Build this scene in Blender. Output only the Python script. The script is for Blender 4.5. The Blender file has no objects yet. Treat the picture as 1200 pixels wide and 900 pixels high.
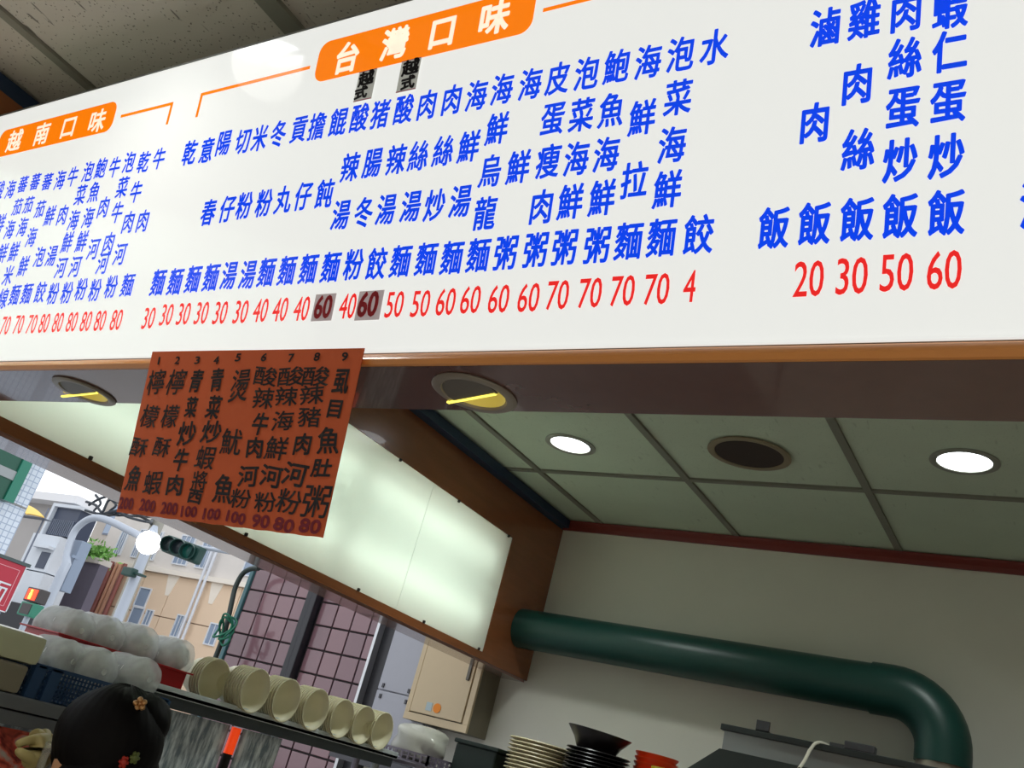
import bpy, bmesh, math, random
from mathutils import Vector, Matrix
random.seed(7)
SC = bpy.context.scene
COL = SC.collection
PI = math.pi
EYE = 1.6      # camera height above the floor; all z values below are measured from the eye

# ---------------------------------------------------------------- camera
F = 1095.0
AX = Vector((0.84098485, 0.00148235, -0.54105664))
AY = Vector((0.47975203, 0.46031714, 0.74695791))
AZ = Vector((0.2501649, -0.88775331, 0.38640858))
cam = bpy.data.objects.new('camera', bpy.data.cameras.new('camera'))
COL.objects.link(cam)
right = Vector((AX.x, AY.x, AZ.x)); down = Vector((AX.y, AY.y, AZ.y)); fwd = Vector((AX.z, AY.z, AZ.z))
m = Matrix((right, -down, -fwd)).transposed().to_4x4()
m.translation = Vector((0, 0, EYE))
cam.matrix_world = m
cam.data.sensor_width = 36
cam.data.lens = 36 * F / 1200
cam.data.clip_start = 0.02
cam.data.clip_end = 300
SC.camera = cam

def ray(u, v):
    d = Vector((u - 600, v - 450, F))
    return Vector((d.dot(AX), d.dot(AY), d.dot(AZ)))
def at(u, v, ax, val):
    r = ray(u, v)
    return r * (val / r[ax])

# ---------------------------------------------------------------- world, light, exposure
world = bpy.data.worlds.new('overcast_sky'); SC.world = world
world.use_nodes = True
nt = world.node_tree; bg = nt.nodes['Background']
bg.inputs['Color'].default_value = (0.93, 0.96, 1.0, 1)
bg.inputs['Strength'].default_value = 1.45
SC.view_settings.view_transform = 'Standard'
SC.view_settings.look = 'None'
SC.view_settings.gamma = 1
SC.view_settings.exposure = 0.0
SC.view_settings.use_curve_mapping = False
try:
    SC.cycles.max_bounces = 8
    SC.cycles.sample_clamp_indirect = 4
except Exception:
    pass

# ---------------------------------------------------------------- materials
MATS = {}
def mat(name, col, rough=0.6, metal=0.0, emit=0.0, alpha=1.0, noise=0.0, nscale=20, bump=0.0, spec=0.5, coat=0.0, stretch=None, trans=0.0, emit_col=None):
    if name in MATS: return MATS[name]
    M = bpy.data.materials.new(name); M.use_nodes = True
    n = M.node_tree.nodes; l = M.node_tree.links
    b = n['Principled BSDF']
    c = (col[0], col[1], col[2], 1)
    b.inputs['Base Color'].default_value = c
    b.inputs['Roughness'].default_value = rough
    b.inputs['Metallic'].default_value = metal
    b.inputs['Alpha'].default_value = alpha
    b.inputs['Specular IOR Level'].default_value = spec
    b.inputs['Coat Weight'].default_value = coat
    b.inputs['Transmission Weight'].default_value = trans
    if emit:
        e = emit_col or col
        b.inputs['Emission Color'].default_value = (e[0], e[1], e[2], 1)
        b.inputs['Emission Strength'].default_value = emit
    if noise or bump:
        tc = n.new('ShaderNodeTexCoord'); mp = n.new('ShaderNodeMapping')
        l.new(tc.outputs['Object'], mp.inputs['Vector'])
        if stretch: mp.inputs['Scale'].default_value = stretch
        no = n.new('ShaderNodeTexNoise'); no.inputs['Scale'].default_value = nscale
        no.inputs['Detail'].default_value = 5
        l.new(mp.outputs['Vector'], no.inputs['Vector'])
        if noise:
            mx = n.new('ShaderNodeMix'); mx.data_type = 'RGBA'
            mx.inputs[6].default_value = tuple(x * (1 - noise) for x in col) + (1,)
            mx.inputs[7].default_value = tuple(min(1, x * (1 + noise)) for x in col) + (1,)
            l.new(no.outputs['Fac'], mx.inputs[0])
            l.new(mx.outputs[2], b.inputs['Base Color'])
        if bump:
            bp = n.new('ShaderNodeBump'); bp.inputs['Strength'].default_value = bump
            bp.inputs['Distance'].default_value = 0.003
            l.new(no.outputs['Fac'], bp.inputs['Height']); l.new(bp.outputs['Normal'], b.inputs['Normal'])
    MATS[name] = M
    return M

def srgb(r, g, b):
    f = lambda x: (x / 255 / 12.92) if x / 255 <= 0.04045 else ((x / 255 + 0.055) / 1.055) ** 2.4
    return (f(r), f(g), f(b))

def sign_mat(name, col, strength):
    """backlit acrylic: gives off its own light under a glossy face"""
    return mat(name, tuple(x * 0.35 for x in col), rough=0.07, emit=strength, emit_col=col, spec=0.4)

M_sign = sign_mat('backlit_white_acrylic', (0.90, 0.915, 0.885), 0.81)
M_blue = sign_mat('blue_film', srgb(12, 70, 232), 0.85)
M_red = sign_mat('red_film', srgb(238, 42, 40), 0.85)
M_orange = sign_mat('orange_film', srgb(250, 125, 8), 0.92)
M_cream = sign_mat('cream_film', srgb(255, 236, 214), 0.9)
M_slip = mat('grey_paper_slip', srgb(176, 178, 172), emit=0.42, noise=0.06)  # glow put into the paper to brighten it on the lit board
M_patch = mat('grey_tape_patch', srgb(166, 154, 156), emit=0.5, noise=0.05)  # own emission lifts the patches, which would look too dark here
M_ink = mat('black_ink', srgb(22, 20, 26), rough=0.7)
M_redink = mat('dark_red_ink', srgb(185, 35, 48), rough=0.7)
M_poster = mat('orange_card', srgb(214, 98, 52), rough=0.8, noise=0.06, nscale=9)
M_pink = mat('pink_edge', srgb(205, 120, 140))
M_pricered = mat('maroon_ink', srgb(128, 20, 44), rough=0.7)

def wood(name, col, rough=0.25, dark=0.75, coat=0.3):
    M = mat(name, col, rough=rough, noise=0.18, nscale=6, stretch=(1, 1, 9), coat=coat)
    return M
M_trim = mat('orange_wood_trim', srgb(226, 150, 78), rough=0.3, noise=0.08, nscale=8, stretch=(1, 8, 8), coat=0.3)
M_brown = wood('brown_laminate', srgb(142, 86, 52))
M_soffit = mat('dark_brown_laminate', srgb(104, 72, 66), rough=0.18, noise=0.1, nscale=30, coat=0.5)
M_under = mat('sky_lilac_brown_laminate', srgb(160, 124, 116), rough=0.2, noise=0.12, nscale=14, coat=0.6)  # lilac of the reflected sky put into the brown base colour
M_wall = mat('painted_white_wall', srgb(222, 220, 208), rough=0.75, noise=0.05, nscale=5, bump=0.15)
M_redtrim = mat('red_brown_cornice', srgb(120, 42, 34), rough=0.45, noise=0.12)
M_navy = mat('navy_trim', srgb(28, 50, 78), rough=0.5)
M_tbar = mat('ceiling_grid_metal', srgb(128, 128, 116), rough=0.5, noise=0.05)
M_void = mat('dark_void', srgb(30, 28, 26), rough=0.9)
M_conc = mat('concrete', srgb(140, 140, 138), rough=0.85, noise=0.1, nscale=3)

def ceiling_tile_mat(name, col, fissure):
    M = mat(name, col, rough=0.95, spec=0.1)
    n = M.node_tree.nodes; l = M.node_tree.links; b = n['Principled BSDF']
    tc = n.new('ShaderNodeTexCoord')
    base = n.new('ShaderNodeTexNoise'); base.inputs['Scale'].default_value = 5
    l.new(tc.outputs['Object'], base.inputs['Vector'])
    mx = n.new('ShaderNodeMix'); mx.data_type = 'RGBA'
    mx.inputs[6].default_value = tuple(x * 0.93 for x in col) + (1,); mx.inputs[7].default_value = tuple(x * 1.05 for x in col) + (1,)
    l.new(base.outputs['Fac'], mx.inputs[0])
    # pin holes
    vo = n.new('ShaderNodeTexVoronoi'); vo.inputs['Scale'].default_value = 105
    l.new(tc.outputs['Object'], vo.inputs['Vector'])
    r1 = n.new('ShaderNodeMapRange'); r1.inputs[1].default_value = 0.13; r1.inputs[2].default_value = 0.22
    l.new(vo.outputs['Distance'], r1.inputs[0])
    # worm-like fissures
    mp = n.new('ShaderNodeMapping'); mp.inputs['Scale'].default_value = (1.9, 0.42, 1); mp.inputs['Rotation'].default_value = (0, 0, 0.12)
    l.new(tc.outputs['Object'], mp.inputs['Vector'])
    wn = n.new('ShaderNodeTexNoise'); wn.inputs['Scale'].default_value = 27; wn.inputs['Detail'].default_value = 2; wn.inputs['Roughness'].default_value = 0.4
    l.new(mp.outputs['Vector'], wn.inputs['Vector'])
    r2 = n.new('ShaderNodeMapRange'); r2.inputs[1].default_value = 0.29; r2.inputs[2].default_value = 0.32
    l.new(wn.outputs['Fac'], r2.inputs[0])
    mi = n.new('ShaderNodeMath'); mi.operation = 'MINIMUM'
    l.new(r1.outputs[0], mi.inputs[0]); l.new(r2.outputs[0], mi.inputs[1])
    r3 = n.new('ShaderNodeMapRange'); r3.inputs[3].default_value = 1 - fissure; r3.inputs[4].default_value = 1
    l.new(mi.outputs[0], r3.inputs[0])
    mm = n.new('ShaderNodeMix'); mm.data_type = 'RGBA'; mm.blend_type = 'MULTIPLY'; mm.inputs[0].default_value = 1
    l.new(mx.outputs[2], mm.inputs[6]); l.new(r3.outputs[0], mm.inputs[7])
    l.new(mm.outputs[2], b.inputs['Base Color'])
    bp = n.new('ShaderNodeBump'); bp.inputs['Strength'].default_value = 0.5; bp.inputs['Distance'].default_value = 0.003
    l.new(mi.outputs[0], bp.inputs['Height']); l.new(bp.outputs['Normal'], b.inputs['Normal'])
    return M
M_tileO = ceiling_tile_mat('fissured_ceiling_tile', srgb(196, 191, 180), 0.6)
M_tileK = ceiling_tile_mat('plain_ceiling_tile', srgb(200, 212, 192), 0.12)

def small_tile_mat(name, col, grout, scale, w=1.0, h=1.0, axis='Y'):
    M = mat(name, col, rough=0.4)
    n = M.node_tree.nodes; l = M.node_tree.links; b = n['Principled BSDF']
    tc = n.new('ShaderNodeTexCoord'); sp = n.new('ShaderNodeSeparateXYZ'); cb = n.new('ShaderNodeCombineXYZ')
    l.new(tc.outputs['Object'], sp.inputs[0])
    l.new(sp.outputs['Y' if axis == 'Y' else 'X'], cb.inputs[0]); l.new(sp.outputs['Z'], cb.inputs[1])
    br = n.new('ShaderNodeTexBrick'); br.offset = 0; br.inputs['Scale'].default_value = scale
    br.inputs['Brick Width'].default_value = w; br.inputs['Row Height'].default_value = h
    br.inputs['Mortar Size'].default_value = 0.005
    br.inputs['Color1'].default_value = tuple(col) + (1,); br.inputs['Color2'].default_value = tuple(x * 0.88 for x in col) + (1,)
    br.inputs['Mortar'].default_value = tuple(grout) + (1,)
    l.new(cb.outputs[0], br.inputs['Vector']); l.new(br.outputs['Color'], b.inputs['Base Color'])
    return M

# ---------------------------------------------------------------- mesh helpers
class MB:
    def __init__(self): self.bm = bmesh.new()
    def box(self, x0, y0, z0, x1, y1, z1, bev=0.0, mtx=None):
        r = bmesh.ops.create_cube(self.bm, size=1)
        vs = r['verts']
        for v in vs:
            v.co = Vector(((x0 + x1) / 2 + v.co.x * (x1 - x0), (y0 + y1) / 2 + v.co.y * (y1 - y0), (z0 + z1) / 2 + v.co.z * (z1 - z0)))
        if bev:
            es = list({e for v in vs for e in v.link_edges})
            rr = bmesh.ops.bevel(self.bm, geom=es, offset=bev, segments=2, affect='EDGES', profile=0.6)
            vs = list(set(rr['verts']) | {v for v in vs if v.is_valid})
        if mtx:
            for v in vs: v.co = mtx @ v.co
        return self
    def poly(self, pts, d):
        """prism: polygon pts extruded along vector d"""
        d = Vector(d)
        a = [self.bm.verts.new(Vector(p)) for p in pts]; b = [self.bm.verts.new(Vector(p) + d) for p in pts]
        n = len(pts)
        self.bm.faces.new(a); self.bm.faces.new(list(reversed(b)))
        for i in range(n): self.bm.faces.new((a[i], b[i], b[(i + 1) % n], a[(i + 1) % n]))
        return self
    def lathe(self, prof, n=32, mtx=None, cap0=False, cap1=False):
        """prof: list of (r, z)"""
        rings = []
        for r, z in prof:
            ring = []
            for i in range(n):
                a = 2 * PI * i / n
                co = Vector((r * math.cos(a), r * math.sin(a), z))
                ring.append(self.bm.verts.new(mtx @ co if mtx else co))
            rings.append(ring)
        for k in range(len(rings) - 1):
            for i in range(n):
                self.bm.faces.new((rings[k][i], rings[k][(i + 1) % n], rings[k + 1][(i + 1) % n], rings[k + 1][i]))
        if cap0: self.bm.faces.new(list(reversed(rings[0])))
        if cap1: self.bm.faces.new(rings[-1])
        return self
    def tube(self, pts, rad, n=12, cap=True):
        pts = [Vector(p) for p in pts]
        rads = rad if isinstance(rad, (list, tuple)) else [rad] * len(pts)
        rings = []; up = None
        for i, p in enumerate(pts):
            t = (pts[min(i + 1, len(pts) - 1)] - pts[max(i - 1, 0)]).normalized()
            if up is None:
                up = Vector((0, 0, 1)) if abs(t.z) < 0.9 else Vector((1, 0, 0))
            s = t.cross(up).normalized(); up = s.cross(t).normalized()
            rings.append([self.bm.verts.new(p + (s * math.cos(2 * PI * k / n) + up * math.sin(2 * PI * k / n)) * rads[i]) for k in range(n)])
        for k in range(len(rings) - 1):
            for i in range(n):
                self.bm.faces.new((rings[k][i], rings[k][(i + 1) % n], rings[k + 1][(i + 1) % n], rings[k + 1][i]))
        if cap:
            self.bm.faces.new(list(reversed(rings[0]))); self.bm.faces.new(rings[-1])
        return self
    def grid(self, f, nu, nv, close_u=False):
        vs = [[self.bm.verts.new(Vector(f(i / (nu if close_u else nu - 1), j / (nv - 1)))) for i in range(nu)] for j in range(nv)]
        for j in range(nv - 1):
            for i in range(nu if close_u else nu - 1):
                k = (i + 1) % nu
                self.bm.faces.new((vs[j][i], vs[j][k], vs[j + 1][k], vs[j + 1][i]))
        return self
    def build(self, name, material, parent=None, smooth=False, recalc=True):
        return link(name, self.bm, material, parent, smooth, recalc)

def smooth_path(ctrl, k=6):
    P = [Vector(p) for p in ctrl]; out = []
    for i in range(len(P) - 1):
        p0 = P[max(i - 1, 0)]; p1 = P[i]; p2 = P[i + 1]; p3 = P[min(i + 2, len(P) - 1)]
        for s in range(k):
            t = s / k
            out.append(0.5 * ((2 * p1) + (-p0 + p2) * t + (2 * p0 - 5 * p1 + 4 * p2 - p3) * t * t + (-p0 + 3 * p1 - 3 * p2 + p3) * t ** 3))
    out.append(P[-1]); return out

def wloc(o):
    v = Vector((0, 0, 0))
    while o is not None: v = v + Vector(o.location); o = o.parent
    return v

def link(name, bm, material, parent=None, smooth=False, recalc=True):
    """bm holds eye-relative coordinates; origin goes to the base of the piece"""
    if recalc: bmesh.ops.recalc_face_normals(bm, faces=bm.faces)
    xs = [v.co.x for v in bm.verts]; ys = [v.co.y for v in bm.verts]; zs = [v.co.z for v in bm.verts]
    o3 = Vector(((min(xs) + max(xs)) / 2, (min(ys) + max(ys)) / 2, min(zs)))
    for v in bm.verts: v.co -= o3
    me = bpy.data.meshes.new(name); bm.to_mesh(me); bm.free()
    if smooth:
        for p in me.polygons: p.use_smooth = True
        try: me.set_sharp_from_angle(angle=math.radians(40))
        except Exception: pass
    mats = material if isinstance(material, (list, tuple)) else [material]
    for x in mats: me.materials.append(x)
    o = bpy.data.objects.new(name, me); COL.objects.link(o)
    w = o3 + Vector((0, 0, EYE))
    if parent is not None:
        o.parent = parent; w = w - wloc(parent)
    o.location = w
    return o

def empty(name, loc, label=None, cat=None, group=None):
    o = bpy.data.objects.new(name, None); COL.objects.link(o); o.empty_display_size = 0.05
    o.location = Vector(loc) + Vector((0, 0, EYE))
    if label: tag(o, label, cat, group)
    return o
def tag(o, label, cat, group=None):
    o['label'] = label; o['category'] = cat
    if group: o['group'] = group
    return o
def struct(o):
    o['kind'] = 'structure'; return o
ORD = ['topmost', 'second from the top', 'third from the top', 'fourth from the top', 'fifth from the top', 'sixth from the top', 'seventh from the top', 'eighth from the top', 'ninth from the top', 'tenth from the top', 'eleventh from the top', 'twelfth from the top', 'thirteenth from the top', 'fourteenth from the top', 'fifteenth from the top']
ORI = ['outermost', 'second inwards', 'third inwards', 'fourth inwards', 'fifth inwards', 'sixth inwards', 'seventh inwards', 'eighth inwards', 'ninth inwards']
def dup(o, parent=None):
    c = o.copy(); COL.objects.link(c); c.parent = parent
    for ch in list(o.children):
        dup(ch, c)
    return c

# ================================================================= THE ROOM
CZ = 1.11         # ceiling above the eye
BW = 3.47         # back wall
BX = -2.03        # face of the side lightbox board
fl = MB().box(-2.2, -2.6, -EYE - 0.05, 1.7, 3.6, -EYE).build('floor', mat('terrazzo_floor', srgb(176, 168, 158), rough=0.35, noise=0.15, nscale=60)); struct(fl)

# ceiling: slab, grid bars and lay-in tiles
ce = MB().box(-2.32, -2.6, CZ + 0.03, 1.7, 3.62, CZ + 0.12).build('ceiling', M_conc); struct(ce)
xl = [-0.644 - 0.6 * 3 + 0.6 * k for k in range(8)]
yl = [2.87 + 0.6 - 0.6 * k for k in range(9)]
g = MB()
XW0, XW1 = -2.15, 1.66
for x in xl:
    g.box(x - 0.012, -2.4, CZ - 0.003, x + 0.012, 3.47, CZ + 0.01)
for y in yl[1:]:
    g.box(XW0, y - 0.012, CZ - 0.002, XW1, y + 0.012, CZ + 0.01)
g.box(-1.212, -2.4, CZ - 0.004, -1.236, 0.9, CZ + 0.01)
g.build('ceiling_grid', M_tbar, ce)
xs = [XW0] + [x for x in xl if XW0 < x < XW1] + [XW1]
tb = {}
for i in range(len(xs) - 1):
    for j in range(len(yl) - 1):
        x0, x1 = xs[i] + 0.012, xs[i + 1] - 0.012; y0, y1 = yl[j + 1] + 0.012, yl[j] - 0.012
        if x1 - x0 < 0.05: continue
        mt = M_tileK if y0 > 0.85 else M_tileO
        t = MB().box(x0, y0, CZ + 0.003 + random.uniform(0, 0.002), x1, y1, CZ + 0.02, bev=0.003).build('ceiling_tile', mt, ce)

# back wall of the kitchen and its neighbours
wb = MB().box(-2.80, BW, -EYE, 1.7, BW + 0.12, CZ + 0.03).build('wall_back', M_wall); struct(wb)
co = MB()
co.poly([(-2.028, BW, 1.072), (-2.028, BW - 0.012, 1.072), (-2.028, BW - 0.02, 1.085), (-2.028, BW - 0.034, 1.100), (-2.028, BW - 0.036, CZ - 0.002), (-2.028, BW, CZ - 0.002)], (3.6, 0, 0))
c_ = co.build('trim_1', M_redtrim); struct(c_)
wr = MB().box(1.66, -2.6, -EYE, 1.78, 3.6, CZ + 0.03).build('wall_right', M_wall); struct(wr)
wf = MB().box(-2.2, -2.7, -EYE, 1.78, -2.6, CZ + 0.03).build('wall_front', mat('dining_wall', srgb(206, 200, 190), rough=0.8, noise=0.05)); struct(wf)
wl = MB().box(-2.2, -2.6, -EYE, BX, -0.6, CZ + 0.03).build('wall_left', mat('dining_wall', (1, 1, 1))); struct(wl)

# dark red tiled wall, neighbour of the back wall: every tile a piece
M_rt = [mat('mauve_tile_%d' % i, srgb(*c), rough=0.16, noise=0.05, coat=0.4) for i, c in enumerate([(128, 96, 104), (121, 91, 99), (135, 101, 108)])]
M_gr = mat('dark_grout', srgb(52, 44, 46), rough=0.9)
tw = MB().box(-3.78, BW, -EYE, -2.80, BW + 0.3, 1.9).build('wall_tiled', M_gr); struct(tw)
P = 0.112
tmesh = None
def tile_at(x0, x1, z0, z1):
    o = MB().box(x0, BW - 0.008, z0, x1, BW + 0.001, z1, bev=0.003).build('tile', random.choice(M_rt), tw)
    return o
zt = [0.7 - P * k for k in range(-1, 12)]
for z in zt:
    x = -3.775
    while x < -3.36:
        tile_at(x + 0.004, min(x + P, -3.35) - 0.004, z - P + 0.004, z - 0.004); x += P
    x = -3.255
    while x < -2.82:
        tile_at(x + 0.004, min(x + P, -2.80) - 0.004, z - P + 0.004, z - 0.004); x += P
ps = MB().box(-3.345, BW - 0.03, -EYE, -3.305, BW, 1.9).box(-3.30, BW - 0.05, -EYE, -3.262, BW, 1.9, bev=0.006).build('trim_2', mat('black_metal_channel', srgb(38, 38, 44), rough=0.35)); struct(ps)
ct = MB().box(-3.80, BW - 0.02, -0.6, -3.775, BW + 0.3, 1.9, bev=0.004).build('trim_3', mat('teal_corner_strip', srgb(70, 112, 118), rough=0.4)); struct(ct)
ed = MB().box(-2.80, BW - 0.1, -EYE, -2.785, BW - 0.001, 1.0).build('trim_4', mat('aluminium_edge', srgb(200, 202, 205), rough=0.3, metal=0.7)); struct(ed)
ed = MB().box(-2.785, BW - 0.06, -EYE, -2.72, BW - 0.001, 1.0).build('trim_5', mat('black_metal_channel', (0, 0, 0))); struct(ed)

# white steel locker panels at the wall
wp = empty('wall_cupboard', (-2.58, 3.4, 0.0), 'tall pale grey steel cupboard between the black channel and the cream electrical box', 'cupboard')
M_lock = mat('pale_grey_steel', srgb(172, 174, 184), rough=0.4, noise=0.03)
MB().box(-2.70, 3.385, -0.02, -2.40, BW - 0.002, 0.7, bev=0.003).build('body', M_lock, wp)
MB().box(-2.695, 3.372, 0.25, -2.41, 3.386, 0.695, bev=0.003).build('door', M_lock, wp)
d = MB().box(-2.695, 3.372, -0.015, -2.41, 3.386, 0.245, bev=0.003).build('door', M_lock, wp)
h = MB()
for z in (0.27, 0.225): h.box(-2.672, 3.366, z - 0.012, -2.662, 3.373, z + 0.006); h.box(-2.53, 3.366, z - 0.012, -2.52, 3.373, z + 0.006)
h.build('hinge', mat('dark_steel', srgb(80, 80, 84), rough=0.4, metal=0.6), wp)
rk = MB().box(-2.70, 3.2, -0.06, -1.62, BW - 0.002, -0.02).build('shelf_bracket_board', mat('dark_steel', (0, 0, 0)))
tag(rk, 'dark steel wall shelf under the pale steel cupboard', 'shelf')

# cream electrical box
eb = empty('electrical_box', (-2.30, 3.4, 0.155), 'cream metal electrical box with orange round sticker, hung under the brown board', 'box')
M_crm = mat('cream_enamel', srgb(208, 188, 152), rough=0.4, noise=0.03)
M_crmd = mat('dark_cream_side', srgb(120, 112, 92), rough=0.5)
MB().box(-2.475, 3.325, 0.155, -2.155, BW - 0.001, 0.56, bev=0.004).build('body', M_crmd, eb)
f_ = MB()
f_.box(-2.475, 3.312, 0.155, -2.155, 3.326, 0.185, bev=0.002).box(-2.475, 3.312, 0.53, -2.155, 3.326, 0.56, bev=0.002)
f_.box(-2.475, 3.312, 0.185, -2.452, 3.326, 0.53, bev=0.002).box(-2.182, 3.312, 0.185, -2.155, 3.326, 0.53, bev=0.002)
f_.build('frame', M_crm, eb)
ebd = MB().box(-2.448, 3.308, 0.189, -2.186, 3.324, 0.526, bev=0.003).build('door', M_crm, eb)
MB().box(-2.214, 3.300, 0.352, -2.198, 3.309, 0.420, bev=0.004).build('handle', mat('steel', srgb(96, 92, 84), rough=0.4, metal=0.5), ebd)
MB().lathe([(0.0001, 0), (0.019, 0), (0.019, 0.0012), (0.0001, 0.0012)], 24, Matrix.Translation((-2.316, 3.307, 0.222)) @ Matrix.Rotation(PI / 2, 4, 'X')).build('round_sticker', mat('orange_sticker', srgb(240, 140, 30)), ebd)
MB().box(-2.372, 3.3065, 0.205, -2.343, 3.3085, 0.238, mtx=None).build('square_sticker', mat('pale_blue_sticker', srgb(178, 196, 200)), ebd)

# ================================================================= SIDE LIGHTBOX
lb = empty('side_lightbox', (-2.09, 1.4, 0.416), 'long brown wooden lightbox with glowing greenish white acrylic panel above the opening to the street', 'lightbox')
PY0, PY1, PZ0, PZ1 = -0.3, 3.095, 0.444, 0.903
fr = MB()
X0 = -2.165
fr.box(X0, -0.6, 0.416, BX, BW - 0.002, PZ0)                 # bottom rail
fr.box(X0, -0.6, PZ1, BX, BW - 0.002, 1.071)                 # top board
fr.box(X0, PY1, PZ0, BX, BW - 0.002, PZ1)                    # end board
fr.box(X0, -0.6, PZ0, BX, PY0, PZ1)
fr.build('wooden_case', M_brown, lb)
MB().box(X0 - 0.01, -0.6, 0.408, BX - 0.012, BW - 0.002, 0.416).build('underside', M_under, lb)
MB().box(X0 - 0.004, PY0, PZ0, X0, PY1, PZ1).build('back_plate', mat('white_reflector', (0.8, 0.82, 0.8), rough=0.8), lb)
MA = bpy.data.materials.new('translucent_acrylic'); MA.use_nodes = True
n = MA.node_tree.nodes; l = MA.node_tree.links
n.remove(n['Principled BSDF'])
tr = n.new('ShaderNodeBsdfTranslucent'); tr.inputs[0].default_value = (0.90, 0.95, 0.90, 1)
df = n.new('ShaderNodeBsdfDiffuse'); df.inputs[0].default_value = (0.80, 0.83, 0.80, 1)
gl = n.new('ShaderNodeBsdfGlossy'); gl.inputs['Roughness'].default_value = 0.12
a1 = n.new('ShaderNodeMixShader'); a1.inputs[0].default_value = 0.35
l.new(tr.outputs[0], a1.inputs[1]); l.new(df.outputs[0], a1.inputs[2])
a2 = n.new('ShaderNodeMixShader'); a2.inputs[0].default_value = 0.04
l.new(a1.outputs[0], a2.inputs[1]); l.new(gl.outputs[0], a2.inputs[2])
l.new(a2.outputs[0], n['Material Output'].inputs[0])
seams = [PY0, 0.55, 1.53, 2.515, PY1]
for a, b in zip(seams[:-1], seams[1:]):
    MB().box(BX - 0.006, a + 0.001, PZ0 + 0.001, BX - 0.002, b - 0.001, PZ1 - 0.001).build('acrylic_panel', MA, lb)
for y in [0.2, 0.72, 1.25, 1.78, 2.3, 2.68, 3.06]:
    for z in (PZ0 + 0.004, PZ1 - 0.004):
        MB().box(BX - 0.003, y - 0.004, z - 0.005, BX + 0.006, y + 0.004, z + 0.005, bev=0.002).build('fixing_screw', mat('black_fixing', srgb(30, 26, 24)), lb)
M_tube = mat('fluorescent_tube', (0.9, 1.0, 0.9), emit=6.2, emit_col=(0.93, 1.0, 0.93))
for y0 in (-0.25, 0.98, 2.2):
    for z in (0.56, 0.79):
        MB().tube([(BX - 0.062, y0, z), (BX - 0.062, min(y0 + 1.16, 3.03), z)], 0.013, 8).build('fluorescent_tube', M_tube, lb)
nv = MB().box(-2.03, 0.97, 1.071, -1.985, BW - 0.037, CZ - 0.004).build('trim_6', M_navy); struct(nv)
MB().box(X0, -0.6, 1.0711, BX, BW - 0.002, CZ - 0.004).build('top_filler', M_navy, lb)

# ================================================================= MENU LIGHTBOX
H = 0.45; TT = math.radians(11.8); CT, ST = math.cos(TT), math.sin(TT); Y0 = 0.803 * H / 0.44
UU = Vector((1, 0, 0)); VV = Vector((0, -ST, CT)); NN = Vector((0, -CT, -ST))
def sp(u, v, d=0.0): return Vector((u, Y0, H)) + VV * v + NN * d
def uv(px, py):
    r = ray(px, py); t = (Y0 * CT + H * ST) / (r.y * CT + r.z * ST); p = r * t
    return p.x, (p.z - H) / CT
SX0, SX1, ST0, ST1 = -2.02, 1.3, 0.020, 0.569
mn = empty('menu_lightbox', (-0.4, 0.9, H), 'long white backlit menu board with blue dish names and red prices', 'sign')
YB = 0.955
MB().poly([sp(SX0, ST0, -0.004), sp(SX0, ST1, -0.004), (SX0, YB, sp(0, ST1).z), (SX0, YB, H + 0.0185)], (SX1 - SX0, 0, 0)).build('case', mat('white_case', srgb(196, 198, 194), rough=0.5), mn)
fa = MB(); fa.poly([sp(SX0, ST0, 0), sp(SX1, ST0, 0), sp(SX1, ST1, 0), sp(SX0, ST1, 0)], NN * -0.004); fa.build('acrylic_face', M_sign, mn)
# lower lip, seam
MB().poly([sp(SX0, ST0, 0.0), sp(SX1, ST0, 0.0), sp(SX1, ST0 + 0.0035, 0.0), sp(SX0, ST0 + 0.0035, 0.0)], NN * 0.002).build('bottom_lip', M_sign, mn)
MB().poly([sp(SX0, ST1, 0.0), sp(SX1, ST1, 0.0), sp(SX1, ST1 + 0.004, 0.0), sp(SX0, ST1 + 0.004, 0.0)], NN * -0.01).build('top_edge', mat('grey_edge', srgb(120, 120, 118)), mn)
# soffit beam under it
sf = empty('soffit_beam', (-0.4, 0.88, H), 'dark brown laminate beam under the menu board with orange front edging', 'beam')
so_ = MB()
# board with round holes for the two spotlights
hc = [at(99, 458, 2, H), at(556, 460, 2, H)]
xe = [SX0, hc[0].x - 0.05, hc[0].x + 0.05, hc[1].x - 0.05, hc[1].x + 0.05, SX1]
YE = YB - 0.006
for i_ in (0, 2, 4): so_.box(xe[i_], Y0, H, xe[i_ + 1], YE, H + 0.018)
for c_ in hc:
    n_ = 48; ins = []; outs = []
    for k in range(n_):
        a_ = 2 * PI * k / n_; ca_, sa_ = math.cos(a_), math.sin(a_)
        ins.append(Vector((c_.x + 0.046 * ca_, c_.y + 0.046 * sa_, H)))
        lx = 0.05 / abs(ca_) if abs(ca_) > 1e-6 else 9; ly = ((YE - c_.y) if sa_ > 0 else (c_.y - Y0)) / abs(sa_) if abs(sa_) > 1e-6 else 9
        t_ = min(lx, ly); outs.append(Vector((c_.x + t_ * ca_, c_.y + t_ * sa_, H)))
    for cx_, cy_ in ((c_.x - 0.05, Y0), (c_.x + 0.05, Y0), (c_.x - 0.05, YE), (c_.x + 0.05, YE)):
        j = min(range(n_), key=lambda q_: (outs[q_].x - cx_) ** 2 + (outs[q_].y - cy_) ** 2); outs[j] = Vector((cx_, cy_, H))
    vi = [so_.bm.verts.new(p) for p in ins]; vo_ = [so_.bm.verts.new(p) for p in outs]; vu = [so_.bm.verts.new(p + Vector((0, 0, 0.02))) for p in ins]
    for k in range(n_):
        k2 = (k + 1) % n_
        so_.bm.faces.new((vi[k], vi[k2], vo_[k2], vo_[k])); so_.bm.faces.new((vi[k2], vi[k], vu[k], vu[k2]))
so_.build('underside_board', M_soffit, sf)
tr_ = MB()
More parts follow.
